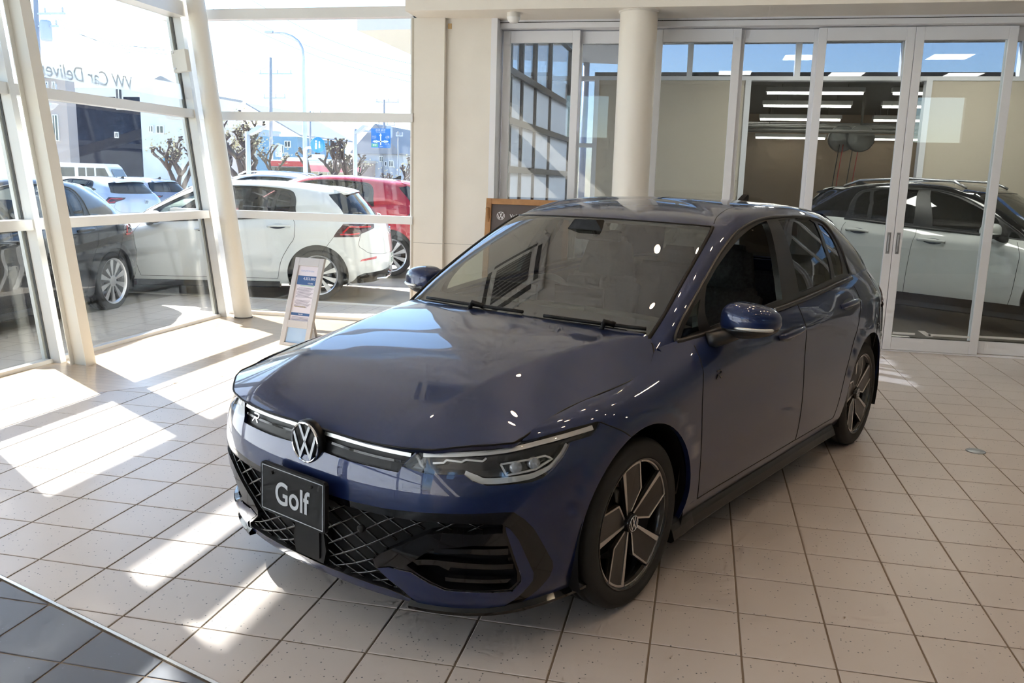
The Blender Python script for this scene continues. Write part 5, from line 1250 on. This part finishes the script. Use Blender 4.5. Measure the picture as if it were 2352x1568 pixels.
# road sign
def signpost():
    b=Wp(816,400,33);o=empty('road_sign',(b[0],33,-.6),0,'large blue direction sign on a bracket post above the street','road sign')
    P=lambda u,v:np.array(Wp(u,v,33))-np.array([b[0],33,-.6])
    MB().tube([(0,0,0),tuple(P(816,296))],.08,12).build('post',STEEL,o);MB().tube([tuple(P(816,300)),tuple(P(858,302))],.045,8).build('arm',STEEL,o)
    tl,br_=P(854,295),P(898,340);w_=br_[0]-tl[0];h=tl[2]-br_[2];c=((tl[0]+br_[0])/2,-.06,(tl[2]+br_[2])/2)
    bd=MB().box(-w_/2,w_/2,-.03,.03,-h/2,h/2,.01).build('sign_board',mat('sign_blue',(.02,.20,.62),.5),o);bd.location=c
    SW=mat('sign_white',(.85,.87,.9),.5)
    def tx(s_,x,z,sz): text_mesh('sign_lettering',s_,sz*h,SW,bd,(x*w_,-.034,z*h),(PI/2,0,0),.0005)
    tx('所沢 県庁',0,.40,.13);tx('Tokorozawa  Pref. Office',0,.31,.05);tx('川口',-.34,.06,.13);tx('Kawaguchi',-.34,-.03,.05);tx('上尾',.34,.06,.13);tx('Ageo',.34,-.03,.05);tx('(旧大宮)',.34,-.30,.07);tx('300m',.02,-.43,.08)
    def flat(pts,name='sign_arrow',m=SW,dz=.033): MB().prism([(a*w_,b_*h) for a,b_ in pts],-dz-.002,-dz,lambda a,b_,hh:(a,hh,b_)).build(name,m,bd)
    flat([(-.03,-.36),(.03,-.36),(.03,.12),(.075,.12),(0,.26),(-.075,.12),(-.03,.12)]);flat([(-.30,-.20),(.30,-.20),(.30,-.24),(.42,-.17),(.30,-.10),(.30,-.14),(-.30,-.14),(-.30,-.10),(-.42,-.17),(-.30,-.24)])
    for x in (-.22,.22): mb=MB();mb.lathe([(.0001,0),(.075*h,0),(.075*h,.004)],20);d=mb.build('route_badge',SW,bd);d.location=(x*w_,-.036,-.17*h);d.rotation_euler=(-PI/2,0,0);text_mesh('sign_lettering','1',.10*h,mat('sign_blue'),bd,(x*w_,-.043,-.17*h),(PI/2,0,0),.0005)
    flat([(-.47,-.46),(-.14,-.46),(-.14,-.28),(-.47,-.28)],'sign_patch',mat('sign_green',(.02,.40,.22),.5));text_mesh('sign_lettering','所沢',.11*h,SW,bd,(-.305*w_,-.037,-.37*h),(PI/2,0,0),.0005)
signpost()
b=Wp(702,395,28);o=empty('pedestrian_sign',(b[0],28,-.6),0,'round blue path sign hung from a bent white post','road sign')
P=lambda u,v:np.array(Wp(u,v,28))-np.array([b[0],28,-.6])
MB().tube([(0,0,0),tuple(P(701,350)),tuple(P(702,342)),tuple(P(708,339)),tuple(P(736,339))],.05,10).build('post',WPOST,o)
c=P(732,333);mb=MB();mb.lathe([(.0001,-.02),(.30,-.02),(.30,.02),(.0001,.02)],28,'y',c=(c[0],-.08,c[2]));mb.build('sign_disc',mat('sign_sky',(.05,.38,.75),.5),o)
for dx,s_ in ((-.06,1),(.08,.75)):
    mb=MB();mb.box(c[0]+dx-.04*s_,c[0]+dx+.04*s_,-.115,-.10,c[2]-.16*s_,c[2]+.08*s_);mb.lathe([(.0001,-.006),(.045*s_,-.006),(.045*s_,.006),(.0001,.006)],14,'y',c=(c[0]+dx,-.108,c[2]+.14*s_));mb.build('walker_mark',mat('sign_white'),o)
MB().box(c[0]-.25,c[0]+.28,-.10,-.07,c[2]-.50,c[2]-.36).build('name_plate',mat('sign_white'),o)
b=Wp(394,398,30);o=empty('distance_sign',(b[0],30,-.4),0,'small blue 30m sign on a thin post by the white house','road sign')
t=np.array(Wp(389,366,30))-np.array([b[0],30,-.4]);MB().tube([(0,0,0),(0,0,t[2])],.03,8).build('post',WPOST,o);bd=MB().box(-.32,.22,-.03,.0,-.14,.14).build('sign_board',mat('sign_sky'),o);bd.location=(0,-.03,t[2]);text_mesh('sign_lettering','30m',.26,mat('sign_white'),bd,(-.05,-.033,0),(PI/2,0,0),.0005)
# ---- pollarded trees
BARK=mat('bark',(.12,.09,.085),.9);BLOS=mat('blossom',(.62,.56,.36),.8)
def tree(label,u,vb,vt,Y,spread,seed,leaves=120,cat='tree'):
    rr=random.Random(seed);b=Wp(u,vb,Y);t=Wp(u,vt,Y);zb=-.9;H=t[2]-zb;o=empty('pollarded_tree',(b[0],Y,zb),0,label,cat,'street trees')
    mb=MB();tips=[]
    def br(p,d,L,r,lv):
        n=4;pts=[p];q=Vector(p);dd=Vector(d)
        for k in range(n):
            dd=(dd+Vector((rr.uniform(-.38,.38),rr.uniform(-.3,.3),rr.uniform(-.1,.35)))*.8).normalized();q=q+dd*(L/n);pts.append(tuple(q))
        mb.tube(pts,[r*(1-.10*k) for k in range(n+1)],7)
        e=pts[-1]
        if lv==0 or r<.02:
            mb.lathe([(.0001,-r),(r*1.35,-r*.5),(r*1.5,0),(r*1.2,r*.7),(.0001,r)],7,c=e);tips.append((e,dd));return
        for k in range(rr.choice((2,3,3))):
            a=rr.uniform(0,2*PI);nd=(dd*.55+Vector((math.cos(a)*.9,math.sin(a)*.6,.35))).normalized();br(e,nd,L*rr.uniform(.45,.75),r*.66,lv-1)
    th=H*.38;mb.tube([(0,0,0),(.05,0,th*.5),(0,0,th)],[H*.05,H*.043,H*.040],9)
    for k in range(4):
        a=k*PI/2+rr.uniform(-.4,.4);br((0,0,th*rr.uniform(.8,1)),(math.cos(a)*spread,math.sin(a)*.6*spread,.8),H*.25,H*.030,3)
    mb.build('trunk',BARK,o)
    if leaves:
        lf_=MB()
        for k in range(leaves):
            e,d=rr.choice(tips);c=Vector(e)+Vector((rr.gauss(0,.16),rr.gauss(0,.16),rr.gauss(.02,.14)));s_=rr.uniform(.025,.06);u_=Vector((rr.uniform(-1,1),rr.uniform(-1,1),rr.uniform(-1,1))).normalized();v_=u_.orthogonal().normalized()
            w2=u_.cross(v_)
            lf_.add([c+u_*s_,c+v_*s_*.7,c-u_*s_,c-v_*s_*.7,c+w2*s_*.5],[(0,1,4),(1,2,4),(2,3,4),(3,0,4),(3,2,1,0)])
        tag(lf_.build('blossoms',BLOS,o),kind='stuff')
tree('large pollarded tree with pale blossom beside the window corner',555,395,235,31,1.0,3,520)
tree('smaller blossoming tree before the blue house',594,395,300,36,.8,11,380)
tree('knobbly bare pollarded tree in the middle of the street',752,395,278,31,.9,5,60)
tree('low twisted tree right of the bare pollarded tree',793,395,340,38,.9,8,120)
tree('small twiggy tree next to the beige wall edge',936,400,350,29,.8,21,90)
tree('leaning blossom tree in front of the white house',404,395,290,26,.6,14,260)
tree('slim tree behind the round column',516,395,290,41,.7,31,240)
# ---- canopy of the neighbouring wing, outside at the upper right of the window
cn=empty('entrance_canopy',(0,0,0),0,'flat pale canopy jutting out beyond the front window','canopy')
cpts=[Wp(818,66,16.0),Wp(818,66,16.0)]
c0_=Wp(818,64,17.0);zc=c0_[2];
def onz_(u,v,z):
    d=RC.T@np.array([(u-1176)/FPX,(v-784)/FPX,1]);t=(z-CAM[2])/d[2];return CAM+d*t
q0=onz_(820,70,zc);q1=onz_(949,128,zc);q2=onz_(949,52,zc)
poly=[(q0[0],q0[1]),(q1[0],q1[1]),(q1[0]+6,q1[1]+2.0),(q2[0]+6,q2[1]+.5)]
mb=MB();mb.prism(poly,zc,zc+.28);mb.build('slab',mat('canopy_pale',(.62,.62,.60),.6),cn)
MB().tube([(q1[0]+5,q1[1]+1.6,GZ),(q1[0]+5,q1[1]+1.6,zc)],.1,12).build('canopy_post',STEEL,cn)
# ================================================================== room behind the sliding doors
DKF=mat('floor_dark_room',(.10,.085,.07),.35);SKYTINT=glass('sky_tint_glass',(.50,.52,.58),.05)  # glass tint dims the sky to stand in for its door reflection
S(MB().box(-2.4,9,5.22,10.9,-.06,-.002).build('floor_back_room',DKF))
RWALL=mat('wall_greige',(.66,.59,.48),.7)
wk_=S(empty('wall_back_room',(0,10.0,0)))
YB=0
# wall segments either side of the workshop opening and added window
MB().box(-1.93,.28,0,.15,0,3.09).build('wall_panel',RWALL,wk_);MB().box(2.85,9,0,.15,0,3.09).build('wall_panel',RWALL,wk_)
MB().box(.28,.36,-.03,.15,0,3.09).build('opening_jamb',ALU,wk_);MB().box(2.77,2.85,-.03,.15,0,3.09).build('opening_jamb',ALU,wk_)
MB().box(-2.4,9,-.02,.17,3.06,3.12).build('wall_cap',ALU,wk_)
MB().box(-2.4,9,-.02,.17,3.60,4.3).build('wall_upper',RWALL,wk_)
for x in (-2.35,-.55,1.0,2.45,4.0,5.6): MB().box(x-.04,x+.04,-.01,.16,3.1,3.62).build('sky_strip_post',ALU,wk_)
MB().box(-2.4,9,.05,.062,3.1,3.62).build('sky_strip_glass',SKYTINT,wk_)  # clerestory added in place of the sky strip reflected in the doors
MB().box(-2.4,-1.93,.05,.062,.0,3.09).build('added_window_glass',SKYTINT,wk_);MB().box(-1.97,-1.90,-.03,.15,0,3.09).build('added_window_post',ALU,wk_);MB().box(-2.42,-2.34,-.03,.15,0,3.09).build('added_window_post',ALU,wk_)  # window added for the outdoors reflected in the door glass
for z in (1.0,2.05): MB().box(-2.4,-1.93,-.02,.12,z,z+.06).build('added_window_bar',ALU,wk_)
S(MB().box(-2.6,9,5.22,10.2,3.62,3.8).build('ceiling_back_room',mat('ceiling_grey',(.55,.52,.47),.8)))
S(MB().box(8.9,9.1,5.2,10.2,0,3.7).build('wall_right_back',RWALL))
# glazed side wall of the back room: dark frames, frosted panes
w3=S(empty('window_3',(-2.36,0,0)));DFR=mat('frame_dark',(.10,.10,.11),.4,.3);FROST=bpy.data.materials.new('frosted_glass');FROST.use_nodes=True;nt=FROST.node_tree;nt.nodes.clear();o_=nt.nodes.new('ShaderNodeOutputMaterial');mx=nt.nodes.new('ShaderNodeMixShader');tl=nt.nodes.new('ShaderNodeBsdfTranslucent');df=nt.nodes.new('ShaderNodeBsdfDiffuse');tl.inputs[0].default_value=(.42,.46,.52,1);df.inputs[0].default_value=(.45,.46,.48,1);mx.inputs[0].default_value=.5;nt.links.new(df.outputs[0],mx.inputs[1]);nt.links.new(tl.outputs[0],mx.inputs[2]);nt.links.new(mx.outputs[0],o_.inputs[0])
ys=[5.3,5.75,6.35,7.15,8.2,9.9];zsr=[0,.55,1.10,1.62,2.14,2.66,3.5]
for y in ys: MB().box(-.035,.035,y-.03,y+.03,0,3.6).build('mullion',DFR,w3)
for z in zsr: MB().box(-.05,.05,5.25,9.9,z-.02,z+.05).build('transom',DFR,w3)
for a,b in zip(ys[:-1],ys[1:]):
    for c,d in zip(zsr[:-1],zsr[1:]): MB().box(-.008,.008,a+.03,b-.03,c+.05,d-.02).build('pane',FROST if c<2.6 else SKYTINT,w3)
# ---- workshop beyond the opening
wsx=S(empty('wall_workshop',(1.6,10.2,0)));BRN=mat('workshop_brown',(.30,.22,.15),.8);DKC=mat('workshop_dark',(.13,.12,.10),.8)
MB().box(-3.5,4.5,7.0,7.2,0,3.2).build('wall_panel',BRN,wsx);MB().box(-3.6,-3.5,0,7.2,0,3.2).build('wall_panel',DKC,wsx);MB().box(4.5,4.6,0,7.2,0,3.2).build('wall_panel',BRN,wsx)
S(MB().box(-2,6.2,10.17,17.4,3.14,3.2).build('ceiling_workshop',DKC));S(MB().box(-2,6.2,10.15,17.4,-.06,-.003).build('floor_workshop',mat('workshop_floor',(.22,.20,.18),.5)))
TUBE=mat('fluorescent_tube',(1,1,1),.5,emit=(1,.97,.90),es=9);TRAY=mat('lamp_tray',(.55,.54,.50),.5)
for i,(y,z) in enumerate([(11.2,3.0),(12.6,2.92),(14.0,2.79),(15.4,2.66),(16.6,2.58)]):
    for j,x0 in enumerate((.7+.04*i,2.6+.12*i)):
        L=empty('strip_light',(x0+.7,y,z),0,'%s fluorescent strip light hanging in the workshop, row %s from the opening'%(('left','right')[j],('nearest','second','third','fourth','fifth','last')[i]),'strip light','workshop strip lights')
        MB().box(-.75,.75,-.07,.07,.02,.09).build('tray',TRAY,L);MB().tube([(-.73,0,0),(.73,0,0)],.018,8).build('tube',TUBE,L)
        for s_ in (-.5,.5): MB().tube([(s_,0,.09),(s_,0,3.14-z)],.006,5).build('hanger',DKC,L)
for i,z in enumerate((2.45,2.6,2.72,2.85)):
    pp=tag(MB().tube([(-1.5,11.8+i*1.4,z),(6,11.8+i*1.4,z)],.03,8).build('service_pipe',mat('pipe_grey',(.25,.24,.22),.5)),'%s grey service pipe running across the workshop ceiling'%('lowest','second lowest','second highest','highest')[i],'pipe')
ho=empty('hose_reel',(2.28,12.0,2.35),0,'double hose reel with hanging cables in the workshop','hose reel')
for dx,dy in ((0,0),(-.28,.1)):
    mb=MB();mb.lathe([(.0001,-.09),(.20,-.09),(.22,-.07),(.22,.07),(.20,.09),(.0001,.09)],28,'y',c=(dx,dy,0));mb.build('drum',mat('reel_grey',(.22,.22,.21),.4,.3),ho)
for k,x in enumerate((-.36,-.30,-.14,-.05)):
    MB().tube([(x+.04,0,-.1),(x,0,-.6),(x-.03,0,-1.0-.08*k)],.008,6).build('cable',mat('cable_red',(.45,.05,.04),.5) if k%2 else mat('cable_dark',(.03,.03,.03),.6),ho);MB().lathe([(.0001,-.14),(.02,-.13),(.025,-.03),(.01,0)],8,c=(x-.03,0,-1.0-.08*k)).build('plug',BASEM['black'],ho)
MB().tube([(0,0,.2),(0,0,.78)],.02,6).build('bracket',DKC,ho)
# ---- white electric car behind the doors
EVP=paint('paint_ev_white',(.60,.62,.61),0,.3)
ev,evo=make_car('electric_car',(4.04,6.95,0),math.radians(-38),carmats(EVP,roof=BASEM['gloss'],pillar=BASEM['gloss'],darkglass=glass('ev_glass',(.12,.13,.13),.06),sideglass=glass('ev_glass')),'white electric car with a black roof standing behind the sliding glass doors','car',None,(1.06,1.04,1.12),LESS+('wh1_r',),False,1.1)
rails(ev)
for sy in (1,-1):
    P=SA.ev(np.linspace(10.2,15.0,20),np.full(20,1.35))*np.array([1,sy,1]);P[:,1]+=.004*sy
    Q=SA.ev(np.linspace(10.2,15.0,20),np.full(20,.0))*np.array([1,sy,1]);Q[:,1]+=.012*sy
    V=list(P)+list(Q);F=[(i,i+1,20+i+1,20+i) for i in range(19)];mesh_obj('sill_cladding',V,F,BASEM['black'],ev,True)
# ---- price stand by the window
def board_frame(o,ux,vy,nz): return Matrix([[ux[i],vy[i],nz[i],o[i]] for i in range(3)]+[[0,0,0,1]])
ps=empty('price_stand',(-3.90,3.38,0),0,'grey sloping price stand with a printed sheet and a dark ribbon','stand')
ux=Vector((.98,-.20,0)).normalized();bk_=Vector((.2,.98,0)).normalized();up=(Vector((0,0,1))*math.cos(.33)+bk_*math.sin(.33)).normalized();nn=ux.cross(up).normalized()
PM=board_frame((0,0,0),ux,up,nn);PG=mat('stand_grey',(.56,.55,.56),.45)
def onb(o): o.matrix_local=PM@o.matrix_local;return o
for x0,x1,y0,y1 in ((0,.05,0,.82),(.27,.32,0,.82),(.05,.27,.745,.82),(.05,.27,.17,.235),(.05,.27,0,.03)): onb(MB().box(x0,x1,y0,y1,-.03,.0,.003).build('frame_bar',PG,ps))
sh=onb(MB().box(.05,.27,.235,.745,-.022,-.018).build('printed_sheet',mat('sheet_paper',(.75,.70,.76),.35,coat=.3),ps));onb(MB().box(.05,.27,.03,.17,-.022,-.018).build('lower_sheet',mat('sheet_blue',(.40,.56,.80),.3,coat=.3),ps))
NAVY=mat('print_navy',(.05,.12,.30),.5);INK=mat('print_ink',(.16,.14,.18),.6)
def pr_(x0,x1,y0,y1,m,n='printed_block'): MB().box(x0,x1,y0,y1,-.018,-.0172).build(n,m,sh)
pr_(.055,.265,.57,.655,NAVY);pr_(.055,.265,.285,.31,NAVY);pr_(.10,.25,.560,.566,mat('print_green',(.25,.55,.35),.5));pr_(.07,.20,.365,.369,mat('print_gold',(.5,.36,.1),.5))
for k in range(16):
    y=.54-.0105*k-(.02 if k>8 else 0);pr_(.07 if k%3 else .085,.25-.012*(k%4),y-.0016,y+.0016,INK,'print_line')
for k in range(3): y=.27-.011*k;pr_(.07,.25,y-.0016,y+.0016,INK,'print_line')
def tb(s_,x,y,sz,m): o=text_mesh('print_lettering',s_,sz,m,sh,(x,y,-.0168),(0,0,0),.0002);return o
PW=mat('print_white',(.9,.9,.92),.5);tb('4,553,000',.185,.628,.034,PW);tb('152,000',.205,.585,.018,PW);tb('36,300',.16,.297,.018,PW);tb('Golf eTSI R-Line',.15,.70,.022,mat('print_blue',(.35,.45,.7),.5))
onb(MB().box(.02,.30,0,.72,-.32,-.30).build('back_leg',PG,ps)) if 0 else None
lg=MB();lg.tube([(.16,.22,.60*1),(.17,.42,.0)],.012,8);lg.build('support_leg',PG,ps)
rb=empty('ribbon',(0,0,0),0,parent=ps);COL.objects.unlink(rb);bpy.data.objects.remove(rb)
mb=MB()
for s_ in (-1,1):
    mb.add([(.262,.79,.004),(.262+.022*s_,.808,.012),(.262+.026*s_,.790,.006),(.262+.020*s_,.778,.012)],[(0,1,2,3)]);mb.add([(.262,.79,.003),(.262+.004*s_,.79,.004),(.262+.020*s_,.715,.006),(.262+.010*s_,.708,.005)],[(0,1,2,3)])
mb.lathe([(.0001,-.006),(.008,-.004),(.009,.004),(.0001,.009)],8,c=(.262,.79,.004));onb(mb.build('ribbon_bow',mat('ribbon_navy',(.012,.012,.05),.4),ps))
# ---- wooden easel board behind the car
eb=empty('easel_board',(-2.30,4.42,0),0,'wooden framed dark chalkboard easel behind the blue car','easel')
ux=Vector((1,0,0));up=(Vector((0,0,1))*math.cos(.14)+Vector((.06,1,0)).normalized()*math.sin(.14)).normalized();nn=ux.cross(up).normalized();PM=board_frame((0,0,0),ux,up,nn);WD=mat('easel_wood',(.42,.21,.08),.5);noise_tint(WD,9,(.36,.17,.06),(.48,.25,.10))
for x0,x1,y0,y1 in ((0,.055,0,1.355),(.775,.83,0,1.355),(.055,.775,1.30,1.355),(.055,.775,.30,.355)): onb(MB().box(x0,x1,y0,y1,-.035,0,.003).build('frame_bar',WD,eb))
bd=onb(MB().box(.055,.775,.355,1.30,-.028,-.02).build('board_panel',mat('chalk_panel',(.10,.075,.07),.35),eb))
for x in (.03,.80): MB().tube([(x,.14,1.25),(x,.42,.02)],.018,8).build('rear_leg',WD,eb)
e2=bpy.data.objects.new('emblem_print',emblem_mesh('emblem_print',.04,.001));link(e2,bd);e2.data.materials[0]=mat('print_white');e2.location=(.15,1.19,-.019)
text_mesh('board_lettering','Volkswagen',.05,mat('print_white'),bd,(.36,1.19,-.0185),(0,0,0),.0004)
# tape marks low on two sliding doors
for x0,x1,l_ in ((1.64,1.84,'short white safety tape low on the door glass right of the door seam'),(1.96,2.32,'white safety tape low on the door glass right of the slanted chevron'),(2.41,3.09,'white safety tape low on the rightmost visible door glass')):
    tag(MB().box(x0,x1,5.088 if x1<2.4 else 5.158,5.0895 if x1<2.4 else 5.1595,.165,.185).build('safety_tape',tape),l_,'tape')
tp=MB();tp.prism([(1.86,.21),(1.92,.21),(2.0,.16),(1.94,.16)],5.088,5.0893,lambda a,b,h:(a,h,b));tag(tp.build('safety_tape',tape),'slanted white tape chevron low on the glass door','tape')

# panel lamps added under the ceiling to brighten the back room
for i,(x,y) in enumerate(((.2,6.6),(2.2,6.4),(4.2,6.3),(1.2,8.6),(3.4,8.6))):
    L=empty('added_panel_light',(x,y,3.62),0,'square panel light added to brighten the room behind the doors, %s'%('above the left doors','above the middle doors','above the right doors','near the workshop wall','above the electric car')[i],'added light','added panel lights of the back room')
    MB().box(-.32,.32,-.32,.32,-.03,0,.004).build('frame',FRAME,L);MB().box(-.29,.29,-.29,.29,-.034,-.03).build('diffuser',mat('added_panel_glow',(1,1,1),.5,emit=(1,.95,.87),es=19.0),L)
